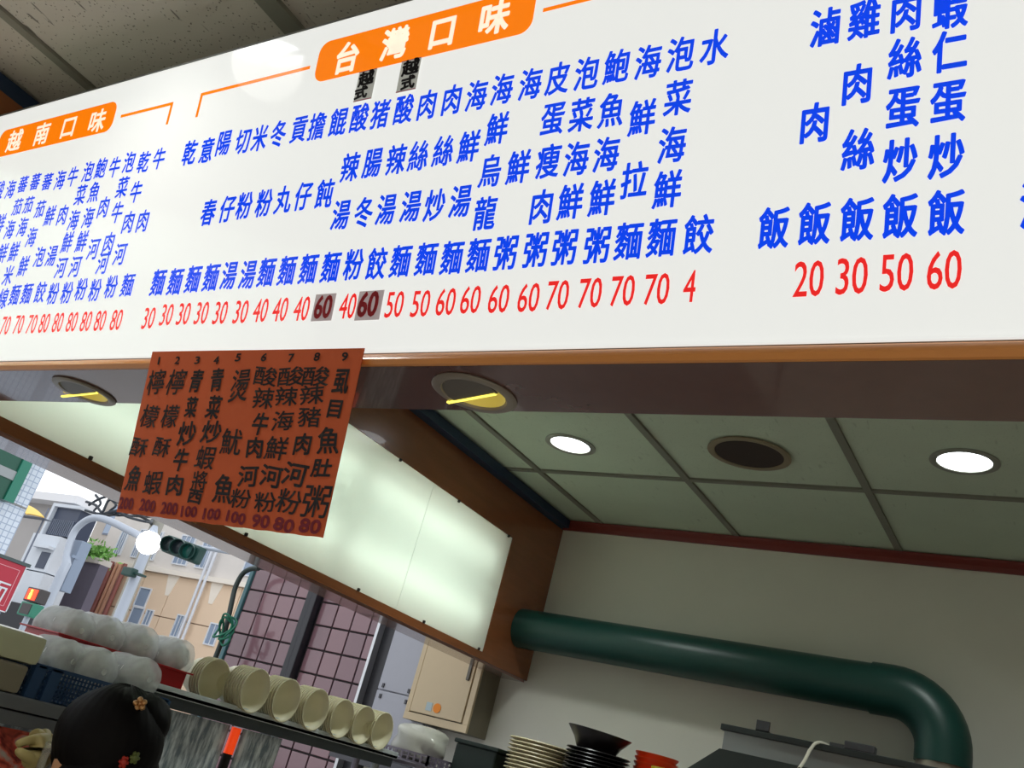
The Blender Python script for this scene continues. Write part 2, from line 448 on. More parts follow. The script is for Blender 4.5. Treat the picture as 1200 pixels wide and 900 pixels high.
tr_.poly([(SX0, Y0 + 0.002, H), (SX0, Y0 - 0.004, H + 0.001), (SX0, Y0 - 0.0075, H + 0.007), (SX0, Y0 - 0.006, H + 0.014), (SX0, Y0 - 0.001, H + 0.0185), (SX0, Y0 + 0.002, H + 0.0185)], (SX1 - SX0, 0, 0))
tr_.build('orange_edging', M_trim, sf, smooth=True)

# ---- lettering
GC = {}
def glyph_raw(ch):
    if ch in GC: return GC[ch]
    cu = bpy.data.curves.new('t', 'FONT'); cu.body = ch; cu.resolution_u = 3; cu.size = 1
    o = bpy.data.objects.new('t', cu); COL.objects.link(o)
    dg = bpy.context.evaluated_depsgraph_get()
    me = bpy.data.meshes.new_from_object(o.evaluated_get(dg))
    vs = [(v.co.x, v.co.y) for v in me.vertices]
    fs = [tuple(p.vertices) for p in me.polygons]
    cnt = {}
    for p in me.polygons:
        for e in p.edge_keys: cnt[e] = cnt.get(e, 0) + 1
    be = [e for e, c in cnt.items() if c == 1]
    COL.objects.unlink(o); bpy.data.objects.remove(o); bpy.data.curves.remove(cu); bpy.data.meshes.remove(me)
    bx = (min(v[0] for v in vs), max(v[0] for v in vs), min(v[1] for v in vs), max(v[1] for v in vs))
    GC[ch] = (vs, fs, be, bx); return GC[ch]

class Ink:
    """flat lettering laid on a plane given by a mapping (a, b, lift) -> point"""
    def __init__(self, pt): self.v = []; self.f = []; self.pt = pt
    def glyph(self, ch, cx, cy, w, h, r, fit=False, rot=0.0, lift=0.0009, shear=0.0):
        vs, fs, be, bx = glyph_raw(ch)
        if fit:
            sx = (w - 2 * r) / (bx[1] - bx[0]); sy = (h - 2 * r) / (bx[3] - bx[2])
        else:
            sx = w * 0.97; sy = h * 0.97
        mx, my = (bx[0] + bx[1]) / 2, (bx[2] + bx[3]) / 2
        cr, sr = math.cos(rot), math.sin(rot)
        loc = []
        for x, y in vs:
            a, b = (x - mx) * sx, (y - my) * sy
            a += b * shear
            loc.append((cx + a * cr - b * sr, cy + a * sr + b * cr))
        b0 = len(self.v)
        self.v += [self.pt(a, b, lift) for a, b in loc]
        self.f += [tuple(b0 + i for i in f) for f in fs]
        if r > 0:
            used = set()
            for i, j in be:
                (ax, ay), (bx_, by_) = loc[i], loc[j]
                dx, dy = bx_ - ax, by_ - ay; L = math.hypot(dx, dy)
                if L < 1e-7: continue
                nx, ny = -dy / L * r, dx / L * r
                q = len(self.v)
                self.v += [self.pt(ax + nx, ay + ny, lift), self.pt(bx_ + nx, by_ + ny, lift), self.pt(bx_ - nx, by_ - ny, lift), self.pt(ax - nx, ay - ny, lift)]
                self.f.append((q, q + 1, q + 2, q + 3))
                used.add(i); used.add(j)
            for i in used:
                ax, ay = loc[i]; q = len(self.v)
                for k in range(7):
                    an = 2 * PI * k / 7
                    self.v.append(self.pt(ax + r * math.cos(an), ay + r * math.sin(an), lift))
                self.f.append(tuple(range(q, q + 7)))
        return self
    def build(self, name, material, parent):
        xs = [v[0] for v in self.v]; ys = [v[1] for v in self.v]; zs = [v[2] for v in self.v]
        o3 = Vector(((min(xs) + max(xs)) / 2, (min(ys) + max(ys)) / 2, min(zs)))
        me = bpy.data.meshes.new(name); me.from_pydata([tuple(Vector(v) - o3) for v in self.v], [], self.f); me.update()
        me.materials.append(material)
        o = bpy.data.objects.new(name, me); COL.objects.link(o); o.parent = parent
        o.location = o3 + Vector((0, 0, EYE)) - wloc(parent)
        return o

# each column: list of (character, px, py), then price (text, px, py)
colsB = [
 ([('乾',223,179),('麵',186,331)],('30',175,373)),
 ([('意',243,176),('麵',206,330)],('30',196,369)),
 ([('陽',263,168),('春',245,249),('麵',227,327)],('30',216,368)),
 ([('切',285,166),('仔',267,245),('麵',248,325)],('30',237,367)),
 ([('米',305,162),('粉',287,241),('湯',269,323)],('30',259,366.7)),
 ([('冬',327,157),('粉',310,238),('湯',291,322)],('30',283,365.7)),
 ([('貢',351,152),('丸',333,234),('麵',313,319)],('40',306,364)),
 ([('擔',372,148),('仔',356,230),('麵',337,317)],('40',329,363)),
 ([('餛',397,143),('飩',381,227),('麵',362,315)],('40',354,362)),
 ([('酸',422,138),('辣',411,196),('湯',400,252),('麵',388,313)],None),
 ([('猪',446,134),('腸',437,191.5),('冬',427,249),('粉',415,310)],('40',408,359)),
 ([('酸',474,128),('辣',465,187),('湯',453,245.6),('餃',442,309)],None),
 ([('肉',501,123),('絲',491,182.7),('湯',482,242),('麵',470,306)],('50',463,357)),
 ([('肉',530,117),('絲',520,177),('炒',510,240.6),('麵',500,303.5)],('50',493.5,356)),
 ([('海',559,112),('鮮',550,172),('湯',540,236),('麵',530,302)],('60',523,354)),
 ([('海',589,104.5),('鮮',583,151),('烏',575,200.4),('龍',569,250),('麵',561,299)],('60',552,351.5)),
 ([('海',622,98.5),('鮮',608,196),('粥',593,296.5)],('60',585,350.5)),
 ([('皮',654,92),('蛋',648,140),('瘦',643,189),('肉',635,242.4),('粥',628,293)],('60',620,349)),
 ([('泡',688,86),('菜',682,134.7),('海',676,186),('鮮',669,236.6),('粥',662,290)],('70',654,346)),
 ([('鮑',723,78),('魚',717,129),('海',711,181),('鮮',706,232),('粥',700,287.5)],('70',692,343.5)),
 ([('海',760,72.5),('鮮',753,138),('拉',744,211),('麵',737,282.5)],('70',730,341)),
 ([('泡',798,63.5),('菜',795,114.5),('海',788,169.7),('鮮',782.5,222),('麵',775.5,278.5)],('70',770,339)),
 ([('水',838,55),('餃',819,274.7)],('4',808.6,335.7)),
]
colsC = [
 ([('滷',967,32),('肉',955,144),('飯',907,267)],None),
 ([('雞',1013,22.6),('肉',1004.7,98.7),('絲',1006,175),('飯',954.6,262)],('20',948,327)),
 ([('飯',1004.5,257)],('30',998.6,323.6)),
 ([('肉',1062,14),('絲',1060.7,68),('蛋',1058,127),('炒',1055,188),('飯',1055,253)],('50',1051,319.5)),
 ([('蝦',1114,10),('仁',1113,60),('蛋',1111,120),('炒',1109,183),('飯',1109,249)],('60',1106.7,316.6)),
 ([('湯',1219,240)],None),
]
colsA = [
 ([('酸',0,223),('鮮',1,262),('鮮',3.5,297),('線',4,350)],None),
 ([('海',13,222),('海',12,269),('米',10,323)],None),
 ([('蕃',27.5,216),('茄',21,242.5),('鮮',17,295),('麵',18,345.6)],('70',7,381.7)),
 ([('蕃',42,213),('茄',34,240),('海',27,266),('鮮',28,312),('麵',32,344)],('70',22.6,380.5)),
 ([('蕃',56,213),('茄',47.5,245),('海',37.5,278),('餃',48,342.5)],('70',38,380)),
 ([('海',71,211),('鮮',59,253),('泡',47,301),('粉',63,344)],('80',52.5,379)),
 ([('牛',86,207),('肉',74,252),('湯',61,300),('粉',79,343)],('80',68.5,378)),
 ([('泡',104,201),('菜',95,228.5),('海',87,258),('鮮',79.5,284),('河',72,314),('粉',96,339)],('80',85,377.4)),
 ([('鮑',119,197),('魚',111,225),('海',104,255),('鮮',96.5,283),('河',88.6,312.6),('粉',112,340)],('80',101.5,376.8)),
 ([('牛',135,196),('肉',122,243),('河',110,292),('粉',131,336)],('80',118,376)),
 ([('泡',152,190),('菜',144,219.5),('牛',138,249),('肉',128,285),('河',121,308.7),('麵',150,334)],('80',137,375)),
 ([('乾',169,190),('牛',160,225),('肉',151,260.5),('河',141,298)],None),
 ([('牛',187,186),('肉',168,259)],None),
]
for cols, w, h, pw, ph, rr in ((colsA, 0.0350, 0.0455, 0.030, 0.037, 0.0007), (colsB, 0.0365, 0.0505, 0.030, 0.037, 0.0010), (colsC, 0.0340, 0.0510, 0.0300, 0.0390, 0.0012)):
    for chars, price in cols:
        u0_, v0_ = uv(chars[-1][1], chars[-1][2])
        dn = bpy.data.objects.new('dish_name', None); COL.objects.link(dn); dn.empty_display_size = 0.02; dn.parent = mn
        dn.location = sp(u0_, v0_, 0.001) + Vector((0, 0, EYE)) - wloc(mn)
        for ch, px, py in chars:
            u, v = uv(px, py)
            hh = h * (0.86 if cols is colsA and ch in '蕃茄' else 1)
            Ink(sp).glyph(ch, u, v, w, hh, rr).build('character', M_blue, dn)
        if price:
            u, v = uv(price[1], price[2])
            Ink(sp).glyph(price[0], u, v, pw if len(price[0]) > 1 else 0.014, ph, 0.0003, fit=True).build('price', M_red, mn)

def rrect(u0, v0, u1, v1, r, n=6):
    pts = []
    for cx, cy, a0 in ((u1 - r, v1 - r, 0), (u0 + r, v1 - r, PI / 2), (u0 + r, v0 + r, PI), (u1 - r, v0 + r, 3 * PI / 2)):
        for k in range(n + 1):
            a = a0 + PI / 2 * k / n; pts.append((cx + r * math.cos(a), cy + r * math.sin(a)))
    return pts
def badge(u0, v0, u1, v1, chars, w, h, r=0.0019):
    b = MB().poly([sp(a, c, 0.0004) for a, c in rrect(u0, v0, u1, v1, 0.02)], NN * 0.0008).build('heading_badge', M_orange, mn)
    for ch, px, py in chars:
        u, v = uv(px, py); Ink(lambda a, c, d: sp(a, c, 0.0016)).glyph(ch, u, v, w, h, r).build('character', M_cream, b)
badge(-1.975, 0.466, -1.574, 0.529, [('越', 18, 165), ('南', 50, 157), ('口', 81, 150), ('味', 115, 142)], 0.056, 0.053, 0.0012)
badge(-1.053, 0.464, -0.653, 0.535, [('台', 408, 67.5), ('灣', 463.5, 51), ('口', 519, 39), ('味', 580.5, 21)], 0.054, 0.0575)
def bar(pts, t=0.0028):
    b = MB()
    for (a0, b0), (a1, b1) in zip(pts[:-1], pts[1:]):
        if abs(a1 - a0) > abs(b1 - b0): b.poly([sp(min(a0, a1) - t, b0 - t, 0.0003), sp(max(a0, a1) + t, b0 - t, 0.0003), sp(max(a0, a1) + t, b0 + t, 0.0003), sp(min(a0, a1) - t, b0 + t, 0.0003)], NN * 0.0006)
        else: b.poly([sp(a0 - t, min(b0, b1), 0.0003), sp(a0 + t, min(b0, b1), 0.0003), sp(a0 + t, max(b0, b1), 0.0003), sp(a0 - t, max(b0, b1), 0.0003)], NN * 0.0006)
    b.build('bracket_line', M_orange, mn)
bar([(-1.55, 0.492), (-1.405, 0.492), (-1.405, 0.451)])
bar([(-1.071, 0.4955), (-1.326, 0.4955), (-1.326, 0.452)])
bar([(-0.636, 0.493), (-0.36, 0.493), (-0.36, 0.452)])
bar([(-0.22, 0.452), (-0.22, 0.493), (-0.12, 0.493)])

# taped paper slips and price patches
def slip(name, u0, v0, u1, v1, label, chars, group, m_, edge=True):
    o = empty(name, sp((u0 + u1) / 2, v0, 0.002), label, 'paper slip', group)
    MB().poly([sp(u0, v0, 0.0022), sp(u1, v0, 0.0022), sp(u1, v1, 0.0022), sp(u0, v1, 0.0022)], NN * 0.0006).build('paper', m_, o)
    if edge:
        MB().poly([sp(u0, v0, 0.003), sp(u1, v0, 0.003), sp(u1, v0 + 0.0014, 0.003), sp(u0, v0 + 0.0014, 0.003)], NN * 0.0004) \
            .poly([sp(u0, v1 - 0.001, 0.003), sp(u1, v1 - 0.001, 0.003), sp(u1, v1, 0.003), sp(u0, v1, 0.003)], NN * 0.0004).build('pink_edging', M_pink, o)
    ink = Ink(lambda a, c, d: sp(a, c, 0.0038))
    for ch, px, py, w, h, rr, rot in chars:
        u, v = uv(px, py); ink.glyph(ch, u, v, w, h, rr, fit=True, rot=rot)
    ink.build('writing', M_ink if edge else M_redink, o)
slip('paper_slip', -0.954, 0.412, -0.919, 0.462, 'left grey paper slip with black handwriting taped under the orange heading', [('越', 431, 93, 0.031, 0.026, 0.0012, 0.08), ('式', 425, 110, 0.026, 0.022, 0.0012, 0.05)], 'paper slips under the heading', M_slip)
slip('paper_slip', -0.872, 0.412, -0.836, 0.463, 'right grey paper slip with black handwriting taped under the orange heading', [('越', 483, 80, 0.032, 0.027, 0.0012, 0.05), ('式', 480, 98, 0.026, 0.023, 0.0012, 0.05)], 'paper slips under the heading', M_slip)
slip('price_patch', -0.949, 0.067, -0.910, 0.107, 'grey patch reading 60 pasted in the price row, further left of two', [('60', 381, 360.7, 0.033, 0.035, 0.0012, 0)], 'grey price patches', M_patch, False)
slip('price_patch', -0.867, 0.065, -0.823, 0.107, 'grey patch reading 60 pasted in the price row, further right of two', [('60', 433.5, 357.5, 0.036, 0.037, 0.0014, 0)], 'grey price patches', M_patch, False)

# ---- orange hand-written card hanging from the edging
def pp(u, v, d=0.0):
    a = (u + 1.26) / 0.42; w = max(0, -v) / 0.23
    return sp(u, v, d + 0.012 + 0.004 * math.sin(a * 5.5 + 0.6) * (w * 0.8 + 0.1))
pc = empty('orange_menu_card', pp(-1.05, -0.229), 'orange card with black handwritten dishes and dark red prices, hanging over the beam edge', 'poster')
def lerp(a, b, t): return a + (b - a) * t
def pq(s, t, d=0.0):   # s across, t down
    v = lerp(0.025, -0.2285, t) - 0.003 * (s) * (1 - t) + (0.0005 * math.sin(s * 60) * (t > 0.98))
    return pp(lerp(lerp(-1.2715, -1.261, t), lerp(-0.829, -0.839, t), s), v, d)
b = MB()
b.grid(lambda s, t: pq(s, t, 0), 41, 15); b.grid(lambda s, t: pq(s, t, 0.0008), 41, 15)
b.build('card', M_poster, pc, smooth=True)
def zp(x, y):           # detail crop -> full frame
    return 130 + x / 3.75, 400 + y / 3.75
PCOL = [
 [('檸',232,190,88,125),('檬',205,340,88,110),('酥',160,475,88,90),('魚',140,610,70,120),('200',107,720,78,56)],
 [('檸',320,190,88,125),('檬',295,340,80,110),('酥',262,475,82,90),('蝦',225,630,88,110),('200',203,730,78,56)],
 [('青',408,185,58,110),('菜',388,300,55,100),('炒',370,415,82,115),('牛',345,530,66,105),('肉',320,640,72,95),('200',297,742,76,56)],
 [('青',498,180,58,110),('菜',485,300,62,110),('炒',475,408,86,105),('蝦',450,520,84,105),('將',425,620,66,85),('西',405,690,62,62),('100',380,756,70,50)],
 [('燙',598,205,80,150),('魷',560,450,88,115),('魚',525,655,80,125),('100',475,766,72,50)],
 [('酸',710,165,100,85),('辣',700,260,88,95),('牛',685,372,66,100),('肉',660,475,66,92),('河',630,600,82,92),('粉',597,697,84,82),('100',577,780,80,50)],
 [('酸',820,165,106,85),('辣',800,252,92,85),('海',783,358,86,86),('鮮',755,478,90,100),('河',730,600,90,92),('粉',703,712,86,84),('90',683,796,72,56)],
 [('酸',930,165,108,85),('辣',912,245,96,85),('豬',900,342,90,86),('肉',870,460,66,92),('河',835,592,98,98),('粉',808,710,98,100),('80',785,812,82,56)],
 [('虱',1043,188,62,105),('目',1013,308,52,76),('魚',985,445,84,112),('肚',955,565,78,76),('粥',930,710,104,130),('80',903,818,84,58)],
]
k_x, k_y = 0.43 / 238.0 / 3.75, 0.250 / 205.0 / 3.75
NUMS = [('1',243,97),('2',325,95),('3',412,95),('4',495,95),('5',590,83),('6',703,82),('7',822,85),('8',935,80),('9',1057,80)]
def hand(ch, px, py, w, h, r, ink, nm, mt_, par):
    X_, Y_ = zp(px, py); u, v = uv(X_, Y_)
    ink.glyph(ch, u, v, w * k_x * 0.97, h * k_y, r, fit=True, rot=random.uniform(-0.10, 0.08), shear=random.uniform(-0.10, 0.12))
    ink.build(nm, mt_, par)
for i, col in enumerate(PCOL):
    inkf = lambda: Ink(lambda a, c, d: pp(a, c, 0.0018))
    n_ = NUMS[i]; dn = bpy.data.objects.new('handwritten_dish', None); COL.objects.link(dn); dn.empty_display_size = 0.02; dn.parent = pc
    hand(n_[0], n_[1], n_[2], 9 if n_[0] == '1' else 24, 38, 0.0005, inkf(), 'character', M_ink, dn)
    for ch, px, py, w, h in col:
        if ch[0].isdigit(): hand(ch, px, py, w, h, 0.0009, inkf(), 'handwritten_price', M_pricered, pc)
        else: hand(ch, px, py, w, h, 0.0004 if len(glyph_raw(ch)[0]) > 90 else 0.0008, inkf(), 'character', M_ink, dn)

# ================================================================= DOWNLIGHTS
M_ring = mat('grey_gimbal_ring', srgb(150, 142, 132), rough=0.35, metal=0.3)
M_cup = mat('grey_cup', srgb(112, 106, 100), rough=0.4, metal=0.3)
M_yel = mat('warm_reflector', srgb(226, 210, 120), rough=0.3, emit=0.25, emit_col=srgb(230, 205, 90))
M_strip = mat('halogen_strip', srgb(250, 235, 90), emit=1.6, emit_col=(1.0, 0.82, 0.12))
def soffit_light(c_px, a_px, b_px, label):
    C = at(c_px[0], c_px[1], 2, H); A = at(a_px[0], a_px[1], 2, H); B = at(b_px[0], b_px[1], 2, H)
    o = empty('recessed_spotlight', (C.x, C.y, H - 0.01), label, 'lamp', 'recessed spotlights in the beam')
    T = Matrix.Translation((C.x, C.y, H))
    MB().lathe([(0.043, -0.0003), (0.057, -0.0003), (0.058, -0.002), (0.054, -0.0045), (0.045, -0.004), (0.043, -0.0003)], 40, T).build('ring', M_ring, o, smooth=True)
    R_ = 0.0435; ca = math.atan2(B.y - A.y, B.x - A.x)
    Rz = T @ Matrix.Rotation(ca, 4, 'Z'); off = ((A + B) / 2 - C).dot(Vector((-math.sin(ca), math.cos(ca), 0)))
    th = math.asin(max(-0.9, min(0.9, off / R_)))
    arc = [(R_ * math.cos(a_), R_ * math.sin(a_)) for a_ in [(PI - th) + (PI + 2 * th) * k / 28 for k in range(29)]]
    MB().poly([Rz @ Vector((x, y, -0.0003 - 0.005 * (y + R_) / (R_ + off))) for x, y in arc], (0, 0, 0.0015)).build('swivel_cap', M_cup, o)
    MB().lathe([(0.0005, 0.016), (0.022, 0.013), (0.036, 0.006), (0.0425, -0.001)], 36, T).build('reflector', M_yel, o, smooth=True)
    L = (B - A).length / 2
    MB().box(-L, -0.0022, -0.006, L, 0.0022, -0.0035, mtx=Matrix.Translation((A + B) / 2) @ Matrix.Rotation(ca, 4, 'Z')).build('glowing_strip', M_strip, o)
soffit_light((556, 460), (526, 468), (582, 457.5), 'grey ringed spotlight in the dark beam right of the orange card')
soffit_light((99, 458), (74, 462), (115, 457.5), 'grey ringed spotlight in the dark beam left of the orange card')

M_lens = mat('bright_lens', (1, 1, 1), emit=6.0, emit_col=(0.92, 0.97, 1.0))
M_rim = mat('white_rim', srgb(150, 152, 140), rough=0.4)
def ceil_light(cx, cy, label, z=CZ):
    o = empty('ceiling_downlight', (cx, cy, z - 0.01), label, 'lamp', 'round downlights in the ceiling')
    T = Matrix.Translation((cx, cy, z))
    MB().lathe([(0.068, 0.001), (0.088, 0.001), (0.089, -0.003), (0.082, -0.006), (0.070, -0.004), (0.068, 0.001)], 40, T).build('rim', M_rim, o, smooth=True)
    MB().lathe([(0.0005, -0.0015), (0.071, -0.0015)], 40, T).build('lens', M_lens, o)
ceil_light(-1.573, 2.598, 'round white downlight in the kitchen ceiling nearer the side lightbox')
ceil_light(-0.342, 2.602, 'round white downlight in the kitchen ceiling right of the dark vent')
vn = empty('ceiling_vent', (-0.948, 2.61, CZ - 0.01), 'round dark brown vent in the kitchen ceiling between the two downlights', 'vent')
T = Matrix.Translation((-0.948, 2.613, CZ))
MB().lathe([(0.105, 0.001), (0.127, 0.001), (0.128, -0.003), (0.12, -0.006), (0.106, -0.004), (0.105, 0.001)], 48, T).build('rim', mat('beige_rim', srgb(142, 128, 104), rough=0.5), vn, smooth=True)
MB().lathe([(0.0005, -0.002), (0.108, -0.002)], 48, T).build('mesh_cover', mat('dark_mesh', srgb(58, 46, 42), rough=0.9), vn)

# dining side: one lamp mirrors in the menu board, the others are added fill
ceil_light(-1.41, 0.505, 'round downlight in the dining ceiling in front of the menu board')
FILL_DL = ((0.05, -0.9), (1.1, -0.4), (0.7, -1.2), (0.1, -1.9), (0.9, -2.0))
for (x, y) in FILL_DL:
    ceil_light(x, y, 'unseen fill downlight added %s' % {(0.05, -0.9): 'just behind the viewer', (1.1, -0.4): 'near the right wall', (0.7, -1.2): 'in the middle of the room', (0.1, -1.9): 'left at the far wall', (0.9, -2.0): 'right at the far wall'}[(x, y)])
def lamp(x, y, z, w, col=(1, 0.97, 0.9), r=0.07):
    L = bpy.data.lights.new('downlight_glow', 'SPOT'); L.energy = w; L.color = col; L.spot_size = math.radians(150); L.spot_blend = 1; L.shadow_soft_size = r
    o = bpy.data.objects.new('downlight_glow', L); COL.objects.link(o); o.location = (x, y, z + EYE)
lamp(-1.573, 2.598, CZ - 0.03, 20, (0.93, 1, 0.95)); lamp(-0.342, 2.602, CZ - 0.03, 20, (0.93, 1, 0.95))
lamp(-1.41, 0.505, CZ - 0.03, 10)
for (x, y) in FILL_DL: lamp(x, y, CZ - 0.03, 48)  # unseen lamps added to fill the dim interior

# ================================================================= EXHAUST DUCT
dc = empty('exhaust_duct', (-1.2, 3.3, 0.3), 'fat dark green exhaust duct running along the back wall and turning down to the hood', 'duct')
M_dg = mat('dark_green_pvc', srgb(24, 66, 60), rough=0.38, noise=0.1, nscale=4)
RY, RZ, RR = 3.32, 0.597, 0.078
MB().tube([(-2.028, RY, RZ), (-0.66, RY, RZ)], RR, 32).build('straight_pipe', M_dg, dc, smooth=True)
el = [(-0.66, RY, RZ)]
for k in range(1, 13):
    a = PI / 2 * k / 12; el.append((-0.60 + 0.16 * math.sin(a) , RY, RZ - 0.16 + 0.16 * math.cos(a)))
MB().tube([(-0.665, RY, RZ), (-0.60, RY, RZ)] + el[1:] + [(-0.44, RY, 0.40)], RR + 0.005, 32).build('elbow', M_dg, dc, smooth=True)
MB().tube([(-0.44, RY, 0.41), (-0.44, RY, 0.30)], RR - 0.002, 32).build('foil_joint', mat('foil_tape', srgb(160, 150, 138), rough=0.35, metal=0.5, noise=0.2, nscale=30, bump=0.4), dc, smooth=True)

# hood
hd = empty('range_hood', (-0.3, 3.1, 0.2), 'grey stainless extractor hood with sloping skirt at the bottom right', 'extractor hood')
M_st = mat('brushed_stainless', srgb(150, 152, 152), rough=0.35, metal=0.75, noise=0.12, nscale=3, stretch=(1, 8, 8))
M_std = mat('dark_hood_skirt', srgb(62, 66, 66), rough=0.35, metal=0.6, noise=0.1)
MB().box(-1.02, 3.0, 0.24, 0.75, 3.45, 0.335).build('upper_box', M_st, hd)
MB().box(-1.03, 2.985, 0.333, 0.76, 3.46, 0.352, bev=0.003).build('top_flange', M_std, hd)
s = MB()
tp = [(-1.0, 2.92, 0.271), (0.8, 2.92, 0.271), (0.8, 3.45, 0.271), (-1.0, 3.45, 0.271)]
bt = [(-1.06, 2.74, 0.15), (1.0, 2.74, 0.15), (1.0, 3.45, 0.15), (-1.06, 3.45, 0.15)]
tv = [s.bm.verts.new(Vector(p)) for p in tp]; bv = [s.bm.verts.new(Vector(p)) for p in bt]
s.bm.faces.new(tv); s.bm.faces.new(list(reversed(bv)))
for i in range(4): s.bm.faces.new((tv[i], bv[i], bv[(i + 1) % 4], tv[(i + 1) % 4]))
s.build('skirt', M_std, hd)
MB().tube(smooth_path([(-0.70, 3.1, 0.356), (-0.73, 2.99, 0.354), (-0.745, 2.965, 0.33), (-0.75, 2.93, 0.29), (-0.75, 2.88, 0.26)], 5), 0.005, 8).build('white_cable', mat('white_cable', srgb(205, 200, 185)), hd, smooth=True)
MB().box(-0.925, 3.0, 0.352, -0.885, 3.01, 0.385).box(-0.925, 3.0, 0.352, -0.885, 3.03, 0.357).build('bracket', mat('dark_steel', (0, 0, 0)), hd)
MB().box(-0.66, 2.99, 0.352, -0.575, 3.03, 0.375, bev=0.004).box(-0.70, 2.99, 0.352, -0.66, 3.02, 0.362).build('clamp', mat('dark_steel', (0, 0, 0)), hd)

# ================================================================= RACK WITH PLATES (bottom centre)
rack = empty('steel_rack', (-1.7, 2.9, -EYE), 'steel rack carrying crates and plate stacks against the white back wall', 'rack')
M_rk = mat('rack_steel', srgb(128, 122, 132), rough=0.35, metal=0.6)
MB().box(-2.19, 2.72, -0.012, -1.08, 3.19, 0.0, bev=0.002).build('top_shelf', M_rk, rack)
MB().box(-2.19, 2.72, -0.62, -1.08, 3.19, -0.608, bev=0.002).build('lower_shelf', M_rk, rack)
for x in (-2.18, -1.09):
    for y in (2.73, 3.18):
        MB().tube([(x, y, -EYE), (x, y, -0.012)], 0.012, 10).build('post', M_rk, rack)
# grey wire basket with a plastic-bagged lump
gb = empty('grey_basket', (-2.06, 2.86, 0.0), 'lilac grey slotted plastic basket on the rack beside the bowls', 'basket')
M_gb = mat('lilac_grey_plastic', srgb(128, 120, 134), rough=0.5)
gg = MB()
gx0, gx1, gy0, gy1 = -2.17, -1.90, 2.74, 2.98
for (a0, b0, a1, b1) in ((gx0, gy0, gx1, gy0), (gx0, gy1, gx1, gy1), (gx0, gy0, gx0, gy1), (gx1, gy0, gx1, gy1)):
    for z0, z1 in ((0.001, 0.006), (0.016, 0.019), (0.028, 0.034)):
        gg.box(min(a0, a1) - 0.002, min(b0, b1) - 0.002, z0, max(a0, a1) + 0.002, max(b0, b1) + 0.002, z1)
    for k in range(11):
        x = lerp(a0, a1, k / 10); y = lerp(b0, b1, k / 10)
        gg.box(x - 0.004, y - 0.0022, 0.001, x + 0.004, y + 0.0022, 0.034)
gg.box(gx0, gy0, 0.001, gx1, gy1, 0.003)
gg.build('slotted_body', M_gb, gb)
def blob(name, c, r, material, parent=None, seed=0, amp=0.1, n=24, power=1.0):
    b = MB(); rnd = random.Random(seed)
    ph = [rnd.uniform(0, 6.28) for _ in range(8)]
    def f(s, t):
        a = 2 * PI * s; e = -PI / 2 + PI * min(max(t, 0.002), 0.998)
        k = 1 + amp * (math.sin(3 * a + ph[0]) * math.cos(e) * 0.5 + 0.4 * math.sin(5 * a + 4 * e + ph[1]) * math.cos(e) + 0.3 * math.sin(7 * e + 2 * a + ph[2]) * math.cos(e))
        sg = lambda x: math.copysign(abs(x) ** power, x)
        return (c[0] + r[0] * k * sg(math.cos(a)) * math.cos(e) ** power, c[1] + r[1] * k * sg(math.sin(a)) * math.cos(e) ** power, c[2] + r[2] * k * sg(math.sin(e)))
    b.grid(f, n, n, close_u=True)
    return b.build(name, material, parent, smooth=True)
M_bag = mat('cloudy_plastic_bag', srgb(196, 196, 186), rough=0.25, noise=0.1, nscale=14, bump=0.6)
tag(blob('plastic_bag', (-2.03, 2.86, 0.065), (0.09, 0.08, 0.06), M_bag, None, 3, 0.16, 28, 0.75), 'crumpled cloudy plastic bag of food sitting in the lilac grey basket', 'bag')
dcx = empty('green_crate', (-1.80, 2.95, 0.0), 'very dark green plastic crate on the rack between basket and cream plates', 'crate')
M_dc = mat('very_dark_green_plastic', srgb(22, 40, 34), rough=0.6)
MB().box(-1.88, 2.85, 0.001, -1.715, 3.15, 0.10, bev=0.006).build('body', M_dc, dcx)
MB().box(-1.887, 2.843, 0.10, -1.708, 3.157, 0.114, bev=0.004).build('rim', M_dc, dcx)
# plates
def plate_proto(name, r, hgt, material, cx, cy, z):
    prof = [(0.001, 0.0), (r * 0.55, 0.0), (r * 0.62, 0.004), (r * 0.97, hgt), (r, hgt + 0.001), (r * 0.975, hgt + 0.004), (r * 0.6, 0.008), (0.001, 0.0045)]
    return MB().lathe(prof, 40, Matrix.Translation((cx, cy, z))).build(name, material, None, smooth=True)
M_cp = mat('cream_melamine', srgb(222, 212, 178), rough=0.4)
M_bp = mat('black_melamine', srgb(22, 18, 20), rough=0.3)
M_op = mat('orange_red_melamine', srgb(238, 74, 28), rough=0.35)
p0 = plate_proto('cream_plate', 0.105, 0.016, M_cp, -1.60, 2.92, 0.0)
for k in range(13):
    p = p0 if k == 0 else dup(p0)
    p.location.z = EYE + 0.002 + 0.0118 * k
    if k: p.location.x = -1.60 + random.uniform(-0.0015, 0.0015)
    tag(p, 'cream plate, %s of the cream stack beside the dark green crate' % ORD[12 - k], 'plate', 'cream plates in the stack')
p0 = plate_proto('black_plate', 0.105, 0.014, M_bp, -1.388, 2.92, 0.0)
for k in range(15):
    p = p0 if k == 0 else dup(p0)
    p.location.z = EYE + 0.002 + 0.0112 * k
    tag(p, 'black plate, %s of the black stack left of the orange bowls' % ORD[14 - k], 'plate', 'black plates in the stack')
bb = MB().lathe([(0.001, 0), (0.062, 0), (0.066, 0.006), (0.078, 0.028), (0.105, 0.058), (0.1055, 0.06), (0.101, 0.060), (0.072, 0.03), (0.06, 0.008), (0.001, 0.006)], 40, Matrix.Translation((-1.40, 2.92, 0.178)) @ Matrix.Rotation(math.radians(3), 4, 'Y')).build('black_bowl', M_bp, None, smooth=True)
tag(bb, 'wide black bowl lying on top of the black plates', 'bowl')
